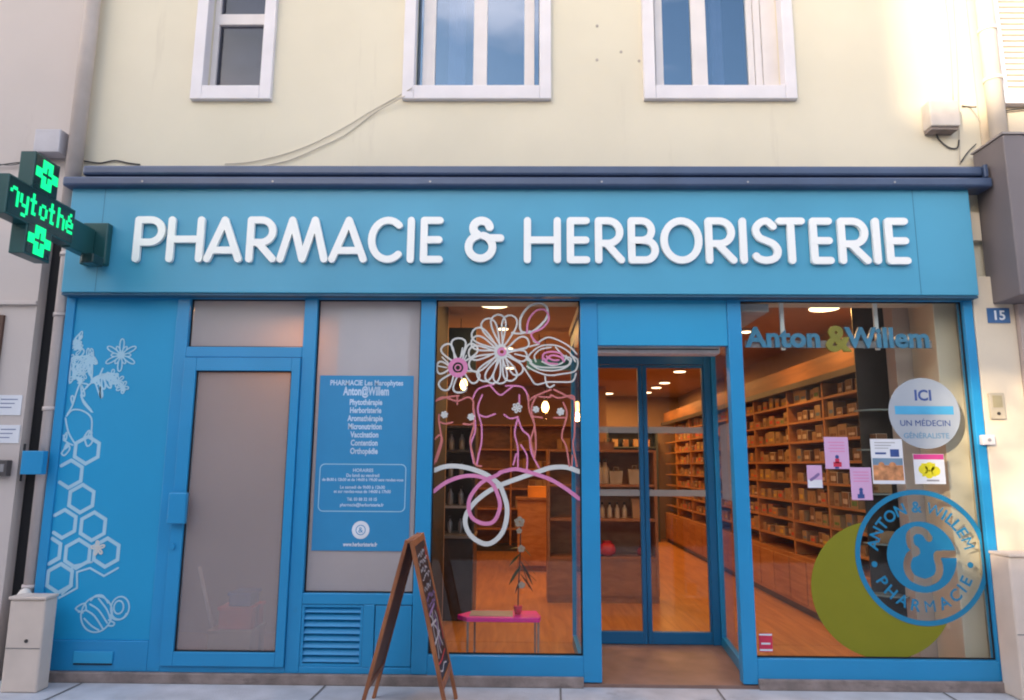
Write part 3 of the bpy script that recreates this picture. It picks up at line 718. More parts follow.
for (u_, v_) in ((120, 95), (140, 75), (210, 150), (205, 170), (125, 250), (165, 235), (120, 110), (150, 120), (105, 175), (130, 200), (165, 175), (195, 185), (115, 230), (150, 215), (180, 160)):
    cc = U(u_, v_)
    for k in range(4): petal(fm, cc, R_(rn_.uniform(0, 360)), rn_.uniform(.04, .075), .012, .008, YP, LIM)
for (u_, v_, a_, L_) in ((150, 290, -70, .09), (110, 380, 100, .06), (80, 520, -100, .06), (205, 260, -40, .06), (70, 600, 60, .05), (245, 300, -80, .08), (185, 545, 70, .05), (290, 235, -80, .09), (340, 280, -60, .07)):
    petal(fm, U(u_, v_), R_(a_), L_, .014, .012, YP, LIM)
tag(fm.build('herb_flower_decal', m_decal), 'pale blue line drawing of herbs and a star flower on the left panel', 'decal')
q = MB(); cx, cz = PT(97, 553)
for a_ in (20, 100, 170, 250, 310):
    cx, cz = PT(98, 548); petal(q, (cx, cz), R_(a_), .05, .012, .012, YP - .003)
tag(q.build('bee_decal', m_dwhite), 'small white bee printed inside the right hexagon', 'decal')
q = MB(); V2 = lambda u, v: PT(0 + u / 3.5, 500 + v / 3.5)
c1 = V2(338, 400); draw(q, arc(c1[0], c1[1], .112, .122, 0, 360, 30), .011, YP); c2 = V2(420, 378)
draw(q, arc(c2[0], c2[1], .066, .078, 0, 360, 24), .011, YP); draw(q, arc(c2[0] - .01, c2[1] + .005, .035, .045, 0, 360, 16), .011, YP); draw(q, arc(c2[0] - .01, c2[1] - .03, .06, .05, 200, 350, 12), .012, YP)
for s_ in ([(318, 352), (335, 335), (360, 335), (378, 360)], [(290, 395), (265, 380), (295, 362), (300, 385), (275, 392)], [(315, 365), (345, 385), (375, 430)], [(300, 385), (330, 405), (360, 450)], [(345, 345), (375, 385), (388, 425)], [(295, 415), (320, 440), (345, 455)], [(380, 420), (400, 430), (395, 440), (380, 440)]):
    draw(q, [V2(*p) for p in s_], .011, YP, None, 4)
tag(q.build('fruit_decal', m_decal), 'pale blue outline drawing of a round seed pod near the bottom of the panel', 'decal')

# ================================================================ menu poster
YM = .040
t = thing('price_poster', 'tall blue services poster with white text on the frosted window', 'poster')
MB().box(-1.52, -.812, YM, YM + .004, .90, 2.18).build('sheet', m_menu, t)
q = MB(); mcx = -1.166; ytx = YM - .0003
def line(s_, z, h_, w=None, bold=0.0): text_mb(s_, mcx, z, h_, ytx, .0006, 'CENTER', bold, w, q)
line('PHARMACIE Les Marophytes', 2.107, .055, .55, .0016)
line('Anton@Willem', 2.033, .09, .345, .003)
for k, s_ in enumerate(['Phytothérapie', 'Herboristerie', 'Aromathérapie', 'Micronutrition', 'Vaccination', 'Contention', 'Orthopédie']):
    line(s_, 1.960 - k * .0605, .060, [.245, .235, .265, .25, .21, .20, .205][k], .002)
line('HORAIRES', 1.465, .034, .15, .0008); line('Du lundi au vendredi', 1.428, .034, .245, .0008); line('de 8h30 à 12h30 et de 14h00 à 19h30 sans rendez-vous', 1.398, .030, .60, .0008)
line('Le samedi de 9h00 à 12h30', 1.343, .032, .33, .0008); line('et sur rendez-vous de 14h00 à 17h00', 1.312, .032, .42, .0008)
line('Tél. 03 88 32 10 15', 1.256, .032, .22, .0008); line('pharmacie@herboristerie.fr', 1.216, .032, .32, .0008)
q.build('print', m_mtxt, t)
q = MB(); rr = .035
bx0, bx1, bz0, bz1 = -1.485, -.85, 1.18, 1.52
pts = arc(bx1 - rr, bz1 - rr, rr, rr, 0, 90, 5) + arc(bx0 + rr, bz1 - rr, rr, rr, 90, 180, 5) + arc(bx0 + rr, bz0 + rr, rr, rr, 180, 270, 5) + arc(bx1 - rr, bz0 + rr, rr, rr, 270, 360, 5)
q.stroke(pts + [pts[0]], .006, ytx - .0002, YM)
q.build('print_border', m_decal, t)
bz = (PT(362, 530, YM))[1]
bd = MB().disc(-1.166, bz, .064, YM - .0015, YM - .0001, 40).build('badge', m_wtxt, t)
q = MB(); q.stroke(arc(-1.166, bz, .034, .034, 0, 360, 24), .005, YM - .0028, YM - .0016, closed=True); text_mb('&', -1.166, bz - .018, .055, YM - .0018, .0008, mb=q); q.build('badge_print', m_menu, bd)
text_mb('www.herboristerie.fr', -1.166, bz - .115, .040, ytx, .0006, 'CENTER', .001, .25).build('print', m_wtxt, t)

# ================================================================ painted window drawings (window A)
YG = .0445
A1 = lambda u, v: PT(430 + u / 6.606, 295 + v / 6.606, YG)
A2 = lambda u, v: PT(430 + u / 6.606, 395 + v / 6.606, YG)
LA = (-.645, .432)
def dist2(a, c): return math.hypot(a[0] - c[0], a[1] - c[1])
q = MB(); c0 = A1(475, 375); K = 6.606
tips = [(365, 160), (445, 130), (540, 135), (285, 235), (255, 385), (262, 480), (330, 560), (395, 580), (460, 585), (545, 565), (600, 520), (640, 410), (650, 300), (275, 300)]
for u_, v_ in tips:
    e_ = A1(u_, v_); a_ = math.atan2(e_[1] - c0[1], e_[0] - c0[0]); d_ = dist2(c0, e_)
    pts = []
    for k in range(21):
        s_ = math.pi * 2 * k / 20; rr = .045 + (d_ - .045) * .5 * (1 - math.cos(s_)); wd = .078 * math.sin(s_) * (.12 + .88 * (rr / d_) ** 1.3) * min(1.1, d_ / .24)
        pts.append((c0[0] + rr * math.cos(a_) - wd * math.sin(a_), c0[1] + rr * math.sin(a_) + wd * math.cos(a_)))
    draw(q, pts, .0135, YG, LA)
draw(q, arc(c0[0], c0[1], .042, .042, 0, 360, 20), .012, YG, LA)
draw(q, [A1(475, 200), A1(476, 330)], .008, YG)
d1 = tag(q.build('daisy_drawing', m_dwhite), 'large white daisy painted at the top centre of the display window', 'window drawing')
q = MB()
draw(q, arc(c0[0], c0[1], .024, .024, 0, 360, 16), .020, YG - .002); q.build('flower_centre', m_dpink, d1)
q = MB(); c1 = A1(185, 480)
for u_, v_, wd_ in ((95, 330, .05), (190, 285, .062), (300, 330, .05), (45, 480, .05), (75, 620, .05), (200, 645, .055), (320, 560, .05)):
    e_ = A1(u_, v_); a_ = math.atan2(e_[1] - c1[1], e_[0] - c1[0]); d_ = dist2(c1, e_)
    pts = []
    for k in range(21):
        s_ = math.pi * 2 * k / 20; rr = .06 + (d_ - .06) * .5 * (1 - math.cos(s_)); wd = wd_ * math.sin(s_) * (.3 + 1.1 * (rr / d_) ** 2)
        pts.append((c1[0] + rr * math.cos(a_) - wd * math.sin(a_), c1[1] + rr * math.sin(a_) + wd * math.cos(a_)))
    draw(q, pts, .0135, YG, LA)
for (a_, b_) in (((80, 410), (125, 455)), ((215, 350), (200, 420)), ((240, 400), (225, 430)), ((30, 465), (110, 480))): draw(q, [A1(*a_), A1(*b_)], .010, YG, LA)
d2 = tag(q.build('daisy_drawing', m_dwhite), 'white flower with a thick pink ring centre at the left edge of the display window', 'window drawing')
q = MB(); draw(q, arc(c1[0], c1[1], .058, .058, 0, 360, 24), .034, YG - .002); draw(q, arc(c1[0], c1[1], .022, .022, 0, 360, 12), .009, YG - .003); q.build('flower_centre', m_dpink, d2)
q = MB()
for s_ in ([(640, 470), (690, 500), (780, 530), (880, 520), (960, 500), (975, 430), (930, 400)], [(620, 480), (660, 540), (700, 590), (780, 575), (860, 575), (940, 570), (965, 520)],
           [(650, 430), (700, 470), (800, 480), (900, 470), (925, 440), (905, 420)], [(640, 430), (670, 380), (740, 335), (840, 335), (920, 380), (960, 440)], [(700, 440), (690, 400), (730, 360), (800, 345)],
           [(720, 310), (780, 280), (850, 300), (920, 340), (970, 390)], [(530, 375), (620, 350), (720, 325)], [(560, 390), (640, 410), (670, 440)], [(760, 540), (770, 590), (790, 610), (820, 595)], [(740, 440), (800, 465), (860, 455), (890, 430), (900, 400)],
           [(680, 290), (690, 310), (720, 320)], [(830, 345), (880, 400), (930, 420), (920, 460), (870, 490), (800, 500), (720, 490), (660, 450)]):
    draw(q, [A1(*p) for p in s_], .0115, YG, LA, 5)
d3 = tag(q.build('rose_drawing', m_dwhite), 'white outlined rose with a pink heart painted at the right of the display window', 'window drawing')
q = MB()
for s_ in ([(745, 430), (750, 390), (800, 375), (860, 385), (880, 420)], [(760, 440), (800, 400), (860, 410), (885, 440)], [(755, 420), (780, 450), (840, 455)], [(770, 405), (810, 430), (850, 430)]): draw(q, [A1(*p) for p in s_], .013, YG - .002, LA, 4)
q.build('flower_centre', m_dpink, d3)
q = MB(); pts = [(595, 220), (600, 150), (650, 80), (720, 55), (770, 80), (775, 140), (730, 200), (670, 245), (610, 245), (595, 220)]
draw(q, [A1(*p) for p in pts], .017, YG, LA, 4); draw(q, [A1(*p) for p in ((540, 250), (600, 255), (660, 240))], .014, YG, LA, 3)
d4 = tag(q.build('bud_drawing', m_dwhite), 'white leaf shaped loop with a pink loop inside, top right of the display window', 'window drawing')
q = MB(); draw(q, [A1(*p) for p in ((640, 250), (650, 170), (700, 105), (760, 100), (785, 160), (740, 220), (670, 255), (690, 300), (720, 320))], .014, YG - .002, LA, 4); q.build('loop', m_dpink, d4)
q = MB()
left = [[A1(50, 694), A1(110, 675), A1(190, 665)], [A2(22, 470), A2(50, 380), A2(75, 290), A2(60, 180), A2(60, 130)], [A2(20, 310), A2(60, 265), A2(80, 290), A2(70, 350), A2(40, 440)],
        [A2(20, 100), A2(40, 40), A2(90, 15), A2(180, 40), A2(250, 15), A2(285, 40), A2(285, 100)], [A2(285, 60), A2(290, 200), A2(265, 300), A2(285, 400), A2(300, 460), A2(340, 470)], [A2(60, 175), A2(100, 190), A2(150, 180)], [A2(220, 190), A2(265, 195), A2(290, 180)], [A2(180, 10), A2(180, 60)]]
mid = [[A1(280, 690), A1(320, 620), A1(420, 590)], [A1(500, 600), A1(600, 605), A1(640, 650), A1(648, 694)], [A1(400, 600), A1(440, 645), A1(470, 660), A1(500, 640), A1(550, 600)],
       [A2(345, 0), A2(315, 90), A2(340, 200), A2(340, 310), A2(320, 400), A2(310, 460)], [A2(325, 130), A2(370, 145), A2(430, 125)], [A2(490, 130), A2(530, 155), A2(580, 145)], [A2(580, 150), A2(560, 250), A2(580, 350), A2(580, 480)], [A2(580, 150), A2(610, 230), A2(655, 275), A2(670, 380), A2(720, 480)], [A2(600, 330), A2(640, 400), A2(640, 490)], [A2(290, 100), A2(300, 230), A2(270, 330), A2(290, 450)], [A2(590, 0), A2(590, 60)], [A2(550, 460), A2(570, 390)]]
right = [[A1(660, 694), A1(690, 670), A1(760, 640), A1(800, 625)], [A1(820, 625), A1(880, 655), A1(950, 690)], [A2(650, 0), A2(655, 100), A2(690, 200), A2(665, 300), A2(690, 400)], [A2(700, 10), A2(670, 90), A2(690, 200), A2(700, 330), A2(690, 420)],
         [A2(720, 10), A2(790, 15), A2(800, 0), A2(850, 20), A2(940, 5), A2(955, 60), A2(955, 250), A2(945, 330), A2(970, 470)], [A2(880, 50), A2(905, 130), A2(870, 270), A2(900, 340), A2(920, 470)], [A2(670, 140), A2(740, 150)], [A2(820, 150), A2(890, 150)], [A2(940, 400), A2(935, 480)]]
for i, (grp, m_, lb) in enumerate(((left, m_dcoral, 'coral outline of a torso painted at the left of the display window'), (mid, m_dpink, 'pink outline of a torso painted in the middle of the display window'), (right, m_dcoral, 'coral outline of a torso painted at the right of the display window'))):
    q = MB()
    for s_ in grp: draw(q, s_, .0125, YG, LA, 5)
    tr_ = tag(q.build('torso_drawing', m_), lb, 'window drawing')
    q = MB()
    for (u_, v_, rr) in ([(95, 130, .024), (272, 145, .024)], [(575, 85, .036)], [(700, 95, .022), (862, 110, .026)])[i]:
        cc = A2(u_, v_)
        for k in range(6): petal(q, cc, R_(60 * k + 15), rr, rr * .3, .009, YG - .002)
    q.build('small_flower', m_dwhite, tr_)
B2 = lambda u, v: PT(425 + u / 3.041, 470 + v / 3.041, YG)
q = MB()
draw(q, [A2(*p) for p in ((15, 505), (90, 475), (180, 470), (280, 490), (370, 525), (440, 575))] + [B2(*p) for p in ((232, 55), (250, 120), (235, 190), (190, 225), (140, 200), (122, 150), (150, 100), (210, 55), (300, 20))] + [A2(*p) for p in ((720, 505), (800, 480), (900, 478), (995, 510))], .034, YG, LA, 6)
tag(q.build('loop_drawing', m_dwhite), 'thick white looping line painted across the lower display window', 'window drawing')
q = MB()
draw(q, [A2(*p) for p in ((15, 645), (110, 575), (230, 535), (330, 540), (400, 575), (440, 640))] + [B2(*p) for p in ((228, 110), (210, 155), (175, 162), (140, 140), (135, 90), (170, 40), (220, 15))] + [A2(*p) for p in ((470, 510), (560, 490), (640, 505), (720, 530), (800, 560), (900, 620), (985, 685))], .028, YG - .003, LA, 6)
tag(q.build('loop_drawing', m_dpink), 'thick pink looping line painted beneath the white loop', 'window drawing')

# ================================================================ window B stickers
c_ = PT(895, 590, YG)
o = MB().disc(2.575, .665, .53, YG - .0002, YG + .0004, 72)
cl = [p for p in arc(2.575, .665, .50, .475, 0, 360, 90)]
o.bm.free(); q = MB(); LGX, LGZ, LGR = 2.876, .892, .455
oc = [(max(p[0], 0), max(p[1], .203)) for p in arc(2.575, .665, .50, .475, 0, 360, 120)][:-1]
ins = [math.hypot(p[0] - LGX, p[1] - LGZ) < LGR for p in oc]
st_ = next(i for i in range(len(oc)) if ins[i - 1] and not ins[i]); run = []
for k in range(len(oc)):
    if ins[(st_ + k) % len(oc)]: break
    run.append(oc[(st_ + k) % len(oc)])
aa = math.atan2(run[-1][1] - LGZ, run[-1][0] - LGX); bb = math.atan2(run[0][1] - LGZ, run[0][0] - LGX)
aa %= 2 * math.pi; bb %= 2 * math.pi
if aa < bb: aa += 2 * math.pi
run += [(LGX + LGR * math.cos(aa + (bb - aa) * k / 30), LGZ + LGR * math.sin(aa + (bb - aa) * k / 30)) for k in range(31)]
q.prism(run, YG - .0003, YG + .0003)
tag(q.build('olive_disc', m_olive), 'large olive green disc film on the lower right window', 'sticker')
Lx, Lz = 2.876, .892
YL = YG - .003
lg = thing('round_logo', 'round blue logo film with an ampersand and ring of lettering on the right window', 'sticker')
q = MB(); q.stroke(arc(Lx, Lz, .455, .455, 0, 360, 90), .036, YL, YL + .001, closed=True); q.build('ring', m_logo, lg)
def cutdisc():
    q = MB(); n = 170; r0 = .247; cell = 2 * r0 / n
    S_ = []
    T = lambda u, v: ((u - 326) / 677 * 145 / 135.2 + 0.0, -(v - 355) / 677 * 145 / 135.2)
    def seg(pts, w):
        for a, b2 in zip(pts, pts[1:]): S_.append((T(*a), T(*b2), w / 2))
    seg(smooth([(365, 272), (345, 245), (308, 238), (280, 262), (282, 305), (305, 332), (272, 350), (256, 400), (275, 445), (320, 465), (345, 465)], 5), .052)
    seg(smooth([(345, 465), (385, 445), (402, 405), (395, 350), (420, 343), (500, 343)], 5), .052)
    def inside(x, z):
        for (a, b2, w) in S_:
            dx, dz_ = b2[0] - a[0], b2[1] - a[1]; L2 = dx * dx + dz_ * dz_ or 1e-9
            t_ = max(0, min(1, ((x - a[0]) * dx + (z - a[1]) * dz_) / L2))
            if math.hypot(x - a[0] - t_ * dx, z - a[1] - t_ * dz_) < w: return True
        return False
    vt = {}
    def V(i, j):
        if (i, j) not in vt: vt[(i, j)] = q.bm.verts.new((Lx - r0 + i * cell, YL, Lz - r0 + j * cell))
        return vt[(i, j)]
    for i in range(n):
        for j in range(n):
            x = -r0 + (i + .5) * cell; z = -r0 + (j + .5) * cell
            if math.hypot(x, z) < r0 and not inside(x, z): q.bm.faces.new((V(i, j), V(i + 1, j), V(i + 1, j + 1), V(i, j + 1)))
    return q
cutdisc().build('ampersand_disc', m_logo, lg)
q = MB()
ADV = dict(zip('ANTOWILEMPHRC& ', (.72, .76, .62, .82, 1.0, .32, .52, .58, .9, .62, .76, .66, .74, .74, .30)))
def ringtext(s_, a0, a1, out_):
    ws_ = [ADV[c] for c in s_]; tot = sum(ws_) - ws_[0] / 2 - ws_[-1] / 2; acc = -ws_[0] / 2
    for k, ch in enumerate(s_):
        f_ = (acc + ws_[k] / 2) / tot; acc += ws_[k]
        if ch == ' ': continue
        a = R_(a0 + (a1 - a0) * f_); rr = .345
        text_mb(ch, Lx + rr * math.cos(a), Lz + rr * math.sin(a), .113, YL, .001, 'CENTER', 0 if ch in 'MW' else .0022, None, q, a - math.pi / 2 if out_ else a + math.pi / 2)
ringtext('ANTON & WILLEM', 166, 16, True)
ringtext('PHARMACIE', 210, 331, False)
for a in (189, 351): q.disc(Lx + .345 * math.cos(R_(a)), Lz + .345 * math.sin(R_(a)), .021, YL, YL + .001, 20)
q.build('ring_lettering', m_logo, lg)
t = thing('round_sticker', 'pale round sticker reading ICI with a light blue bar on the right window', 'sticker')
ix, iz = 2.985, 1.922
MB().disc(ix, iz, .262, YG - .004, YG - .001, 60).build('sheet', mat('sticker_pale', (.36, .40, .45), .5, var=.03), t)
MB().box(ix - .215, ix + .215, YG - .0052, YG - .0042, iz - .01, iz + .052).build('bar', mat('bar_blue', (.07, .37, .62), .5), t)
q = MB(); text_mb('ICI', ix, iz + .095, .11, YG - .0042, .001, bold=.003, mb=q); text_mb('UN MÉDECIN', ix, iz - .095, .062, YG - .0042, .001, bold=0, mb=q); q.build('print', m_dkblue, t)
text_mb('GÉNÉRALISTE', ix, iz - .185, .055, YG - .0042, .001, bold=.0005).build('faint_print', mat('faint_blue', (.13, .28, .42), .6), t)
def paper(x0, x1, z0, z1, label, m, gname=None, name='flyer'):
    t = thing(name, label, 'flyer', group=gname); MB().box(x0, x1, YG - .003, YG - .001, z0, z1).build('sheet', m, t); return t
yF2 = YG - .0038
def prt(t, m, boxes=(), discs=(), nm='print'):
    q = MB()
    for b_ in boxes: q.box(b_[0], b_[1], yF2, yF2 + .0006, b_[2], b_[3])
    for d_ in discs: q.disc(d_[0], d_[1], d_[2], yF2 - .0003, yF2 + .0005, 18)
    return q.build(nm, m, t)
t = paper(2.232, 2.408, 1.51, 1.742, 'upper pink flyer with a small red figure on the right window', m_ppink)
prt(t, m_red, [(2.29, 2.35, 1.525, 1.56), (2.305, 2.335, 1.55, 1.585)]); prt(t, m_dkblue, [(2.302, 2.33, 1.512, 1.526)], [(2.32, 1.597, .014)])
prt(t, m_dpink, [(2.26 + .01 * (k % 2), 2.38, 1.70 - k * .022, 1.706 - k * .022) for k in range(4)], nm='text_lines')
t = paper(2.408, 2.56, 1.288, 1.522, 'lower pink flyer with a small seated figure, left of the tricolour flyer', m_ppink)
prt(t, m_dkblue, [(2.45, 2.50, 1.30, 1.33), (2.465, 2.49, 1.33, 1.35)], [(2.478, 1.362, .014)]); prt(t, m_dpink, [(2.43, 2.54, 1.485 - k * .022, 1.491 - k * .022) for k in range(4)], nm='text_lines')
t = paper(2.094, 2.203, 1.372, 1.536, 'smallest flyer, pink above and white below, left of the pink flyers', m_ppink)
prt(t, m_paper, [(2.096, 2.201, 1.373, 1.43)], nm='lower_half'); q = MB(); q.stroke([(2.12, 1.43), (2.15, 1.45), (2.175, 1.47)], .02, yF2 - .001, yF2); q.build('print', m_chp, t)
t = paper(2.57, 2.803, 1.404, 1.730, 'white flyer with navy headings and an orange town photograph', m_paper)
prt(t, m_dkblue, [(2.60, 2.68, 1.618, 1.632), (2.71, 2.775, 1.60, 1.655)]); prt(t, m_gry, [(2.60, 2.75, 1.70, 1.706), (2.60, 2.72, 1.68, 1.686), (2.60, 2.7, 1.66, 1.665)], nm='text_lines')
prt(t, mat('flyer_sky', (.16, .26, .36), .6), [(2.577, 2.797, 1.54, 1.59)], nm='picture'); prt(t, mat('flyer_orange', (.55, .24, .10), .6, var=.5, vs=20), [(2.577, 2.797, 1.43, 1.539)], [(2.64, 1.54, .022), (2.72, 1.535, .027)], nm='picture')
t = paper(2.875, 3.098, 1.406, 1.622, 'white square flyer with a magenta band and yellow blob below the round sticker', m_paper)
prt(t, mat('print_magenta', (.62, .05, .24), .6), [(2.877, 3.096, 1.583, 1.62)], nm='band'); prt(t, m_yel, [(2.93, 3.03, 1.46, 1.555)], [(2.94, 1.51, .034), (2.99, 1.53, .034), (3.03, 1.50, .034), (2.98, 1.475, .03)], nm='yellow_shape')
prt(t, m_gry, [(2.96, 3.05, 1.425, 1.437)])
t = paper(1.655 + .03, 1.655 + .125, .235, .36, 'tiny red and white label at the lower left corner of the right window', m_red, name='sticker')
q = MB()
for z in (.242, .345): q.box(1.687, 1.778, yF2, yF2 + .0006, z, z + .012)
q.box(1.70, 1.765, yF2, yF2 + .0006, .285, .297); q.build('print', m_wtxt, t)
t = thing('poster', 'pale poster with a brown square on the side glass of the entrance', 'poster')
box('sheet', mat('poster_lilac', (.62, .58, .64), .6, var=.04), (0, 1, 0, .001, 0, 1), t).data.transform(Mside @ Matrix.Translation((.20, -.008, 1.25)) @ Matrix.Diagonal((.62, 2.0, .62, 1)))
box('print', m_brn, (0, 1, 0, .001, 0, 1), t).data.transform(Mside @ Matrix.Translation((.48, -.0095, 1.65)) @ Matrix.Diagonal((.22, 1.0, .08, 1)))

# hanging name sign inside window B
hs = thing('hanging_sign', 'blue and olive cut-out lettering hung on white rods inside the right window', 'sign')
YH = .16
q = MB(); text_mb('Anton', PT(746, 350, YH)[0], PT(800, 347, YH)[1], .215, YH, .02, 'LEFT', .007, PT(823, 345, YH)[0] - PT(748, 345, YH)[0], q)
text_mb('Willem', PT(846, 350, YH)[0], PT(800, 347, YH)[1], .215, YH, .02, 'LEFT', .007, PT(929, 345, YH)[0] - PT(845, 345, YH)[0], q)
q.build('lettering', mat('letter_blue', (.065, .26, .43), .4), hs)
q = MB(); text_mb('&', PT(836.5, 350, YH)[0], PT(836, 351, YH)[1], .275, YH - .012, .02, 'CENTER', .010, None, q); q.build('ampersand', mat('letter_olive', (.30, .26, .03), .4), hs)
q = MB(); a = PT(745, 348, YH); c = PT(932, 341, YH); q.box(a[0], c[0], YH + .004, YH + .010, a[1] + .005, c[1]); q.build('clear_rail', film('acrylic', (.4, .42, .44), .55), hs)
for px in (783.5, 878):
    a = PT(px, 350, YH + .02); MB().box(a[0] - .015, a[0] + .015, YH + .012, YH + .03, a[1], 2.99).build('rod', m_white, hs)

# ================================================================ A-board
ab = thing('pavement_board', 'wooden folding A-board with a chalk menu standing on the pavement', 'A-board')
y0, y1 = -.76, -.25
def panel(xt, xb, nm):
    H = 1.06; ang = math.atan2(xb - xt, H); Ln = math.hypot(xb - xt, H)
    sgn = 1 if xb > xt else -1
    # local: X along Y-world (width), Z up panel length, thickness local y
    Mx = Matrix.Translation((xt, 0, H)) @ Matrix.Rotation(-ang, 4, 'Y') @ Matrix.Translation((0, 0, -Ln))
    q = MB(); th = .022
    q.box(-th / 2, th / 2, y0, y0 + .04, 0, Ln, Mx); q.box(-th / 2, th / 2, y1 - .04, y1, 0, Ln, Mx)
    q.box(-th / 2, th / 2, y0 + .04, y1 - .04, Ln - .045, Ln - .004, Mx); q.box(-th / 2, th / 2, y0 + .04, y1 - .04, .19, .235, Mx)
    fr_ = q.build('panel_frame', m_bwood, ab, .003)
    MB().box(-.004, .004, y0 + .04, y1 - .04, .235, Ln - .045, Mx).build('panel_board', m_chalk if sgn > 0 else m_hard, fr_)
    return Mx, Ln, fr_
panel(-.702, -.965, 'l')
Mx, Ln, fr_ = panel(-.676, -.420, 'r')
q1, q2, q3 = MB(), MB(), MB()
def chalk(mb, pts, w=.012):
    w *= .62
    n0 = len(mb.bm.verts); mb.stroke(smooth(pts, 4), w, -.001, 0)
    mb.bm.verts.ensure_lookup_table(); vs_ = mb.bm.verts[n0:]
    # XZ -> local (y,z): writing plane faces +X
    bmesh.ops.transform(mb.bm, matrix=Mx @ Matrix.Translation((.0052, 0, 0)) @ Matrix(((0, -1, 0, 0), (1, 0, 0, 0), (0, 0, 1, 0), (0, 0, 0, 1))), verts=vs_)
rnd = random.Random(3)
for (z, a_, c_2, mb) in ((.98, .1, .3, q1), (.93, .08, .36, q1), (.88, .1, .28, q1), (.83, .12, .38, q1), (.77, .08, .3, q1), (.71, .08, .4, q3), (.66, .08, .36, q3)):
    pts = [(y0 + .06 + a_ * .4 + k * .022, z + rnd.uniform(-.018, .018)) for k in range(int((c_2 - a_) / .022) + 5)]
    chalk(mb, pts, .011)
for k in range(3): chalk(q2, [(y1 - .09, 1.0 - k * .03), (y1 - .07, .98 - k * .03), (y1 - .055, 1.0 - k * .03)], .014)
for pts in ([(y0 + .10, .62), (y0 + .16, .58), (y0 + .12, .50), (y0 + .15, .42), (y0 + .11, .36)], [(y0 + .22, .62), (y0 + .18, .55), (y0 + .26, .50), (y0 + .21, .42), (y0 + .24, .36)], [(y0 + .32, .60), (y0 + .36, .54), (y0 + .30, .46), (y0 + .36, .38)], [(y0 + .08, .56), (y0 + .3, .55)], [(y0 + .07, .45), (y0 + .35, .47)]): chalk(q1, pts, .024)
for pts in ([(y0 + .08, .29), (y0 + .16, .27), (y0 + .26, .29), (y0 + .36, .27)],): chalk(q1, pts, .016)
for pts in ([(y0 + .06, .335), (y0 + .2, .325), (y0 + .40, .34)], [(y1 - .075, .60), (y1 - .065, .5), (y1 - .07, .40)]): chalk(q2, pts, .018)
for pts in ([(y0 + .08, .62), (y0 + .36, .64)], [(y0 + .28, .58), (y0 + .27, .40)]): chalk(q3, pts, .03)
q1.build('chalk_writing', m_chw, fr_); q2.build('red_chalk', m_chr, fr_); q3.build('violet_chalk', m_chp, fr_)
MB().tube([(-.689, y0 - .004, 1.052), (-.689, y1 + .004, 1.052)], .009, 10).build('hinge_bar', m_bwood, ab)

# ================================================================ interior
CZ = 3.0
def ceiling_lamp(x, y, r_, label, power=18):
    CZ = 2.70 if y < .9 else 3.0
    power *= .27
    t = thing('ceiling_lamp', label, 'ceiling lamp', (0, 0, 0), 'round ceiling lamps inside the shop')
    MB().lathe([(r_ * 1.1, 0), (r_ * 1.12, .02), (r_ * 1.02, .03)], (x, y, CZ - .032), 28).build('rim', m_frame, t)
    MB().lathe([(r_ * .4, -.012), (r_, -.004), (r_, .004)], (x, y, CZ - .034), 28).build('diffuser', m_lamp, t)
    ld = bpy.data.lights.new('lamp_light', 'AREA'); ld.shape = 'DISK'; ld.size = r_ * 2; ld.energy = power; ld.color = (1, .47, .14)
    lo = bpy.data.objects.new('lamp_light', ld); COL.objects.link(lo); lo.location = (x, y, CZ - .06); lo.parent = t
for (x, y, r_, lb, pw) in ((2.79, 1.16, .13, 'big oval looking ceiling lamp at the top of the right window', 12), (-.25, 1.06, .13, 'big ceiling lamp at the top of the painted display window', 12),
    (-.20, 2.21, .055, 'small ceiling spot just behind the big lamp of the painted window', 14), (-.17, 3.49, .06, 'middle small ceiling spot seen through the painted daisy', 16), (-.17, 5.28, .075, 'rear small ceiling spot behind the painted daisy', 20),
    (1.74, 9.0, .12, 'single ceiling spot seen through the left entrance door', 25), (2.50, 8.75, .09, 'farthest of the three ceiling spots through the right entrance door', 18), (2.52, 7.86, .09, 'middle of the three ceiling spots through the right entrance door', 18),
    (2.52, 7.1, .09, 'nearest of the three ceiling spots through the right entrance door', 18), (2.45, 5.6, .09, 'faint ceiling lamp above the product shelves through the right entrance door', 20), (2.44, 2.32, .05, 'tiny ceiling spot at the left edge of the right window', 16), (1.15, 4.0, .09, 'ceiling lamp above the central display unit', 20)):
    ceiling_lamp(x, y, r_, lb, pw)
ceiling_lamp(1.50, .80, .07, 'small ceiling lamp in the recessed entrance above the doors', .2)
ceiling_lamp(-2.1, .95, .08, 'unseen ceiling lamp added to light the small room behind the frosted side door', 16)  # added lamp, brightens the back room seen through the film
for (x, y, z, lb) in ((-.68, 3.0, 2.46, 'left hanging bulb lamp behind the pink ringed flower'), (.28, 3.0, 2.20, 'right hanging bulb lamp behind the painted torso')):
    t = thing('pendant_lamp', lb, 'pendant lamp', group='hanging bulb lamps in the shop')
    MB().tube([(x, y, z + .10), (x, y, CZ - .002)], .005, 6).build('cord', m_dark, t)
    MB().lathe([(.012, .07), (.02, .06), (.022, .11), (.01, .12)], (x, y, z), 12).build('socket', m_dark, t)
    MB().lathe([(.004, -.07), (.030, -.055), (.045, -.01), (.036, .03), (.018, .06)], (x, y, z), 16).build('bulb', m_bulb, t)
    ld = bpy.data.lights.new('bulb_light', 'POINT'); ld.energy = 3; ld.color = (1, .45, .15); ld.shadow_soft_size = .05
    lo = bpy.data.objects.new('bulb_light', ld); COL.objects.link(lo); lo.location = (x, y, z - .12); lo.parent = t
def boxes(q, *bs):
    for b_ in bs: q.box(*b_)
    return q
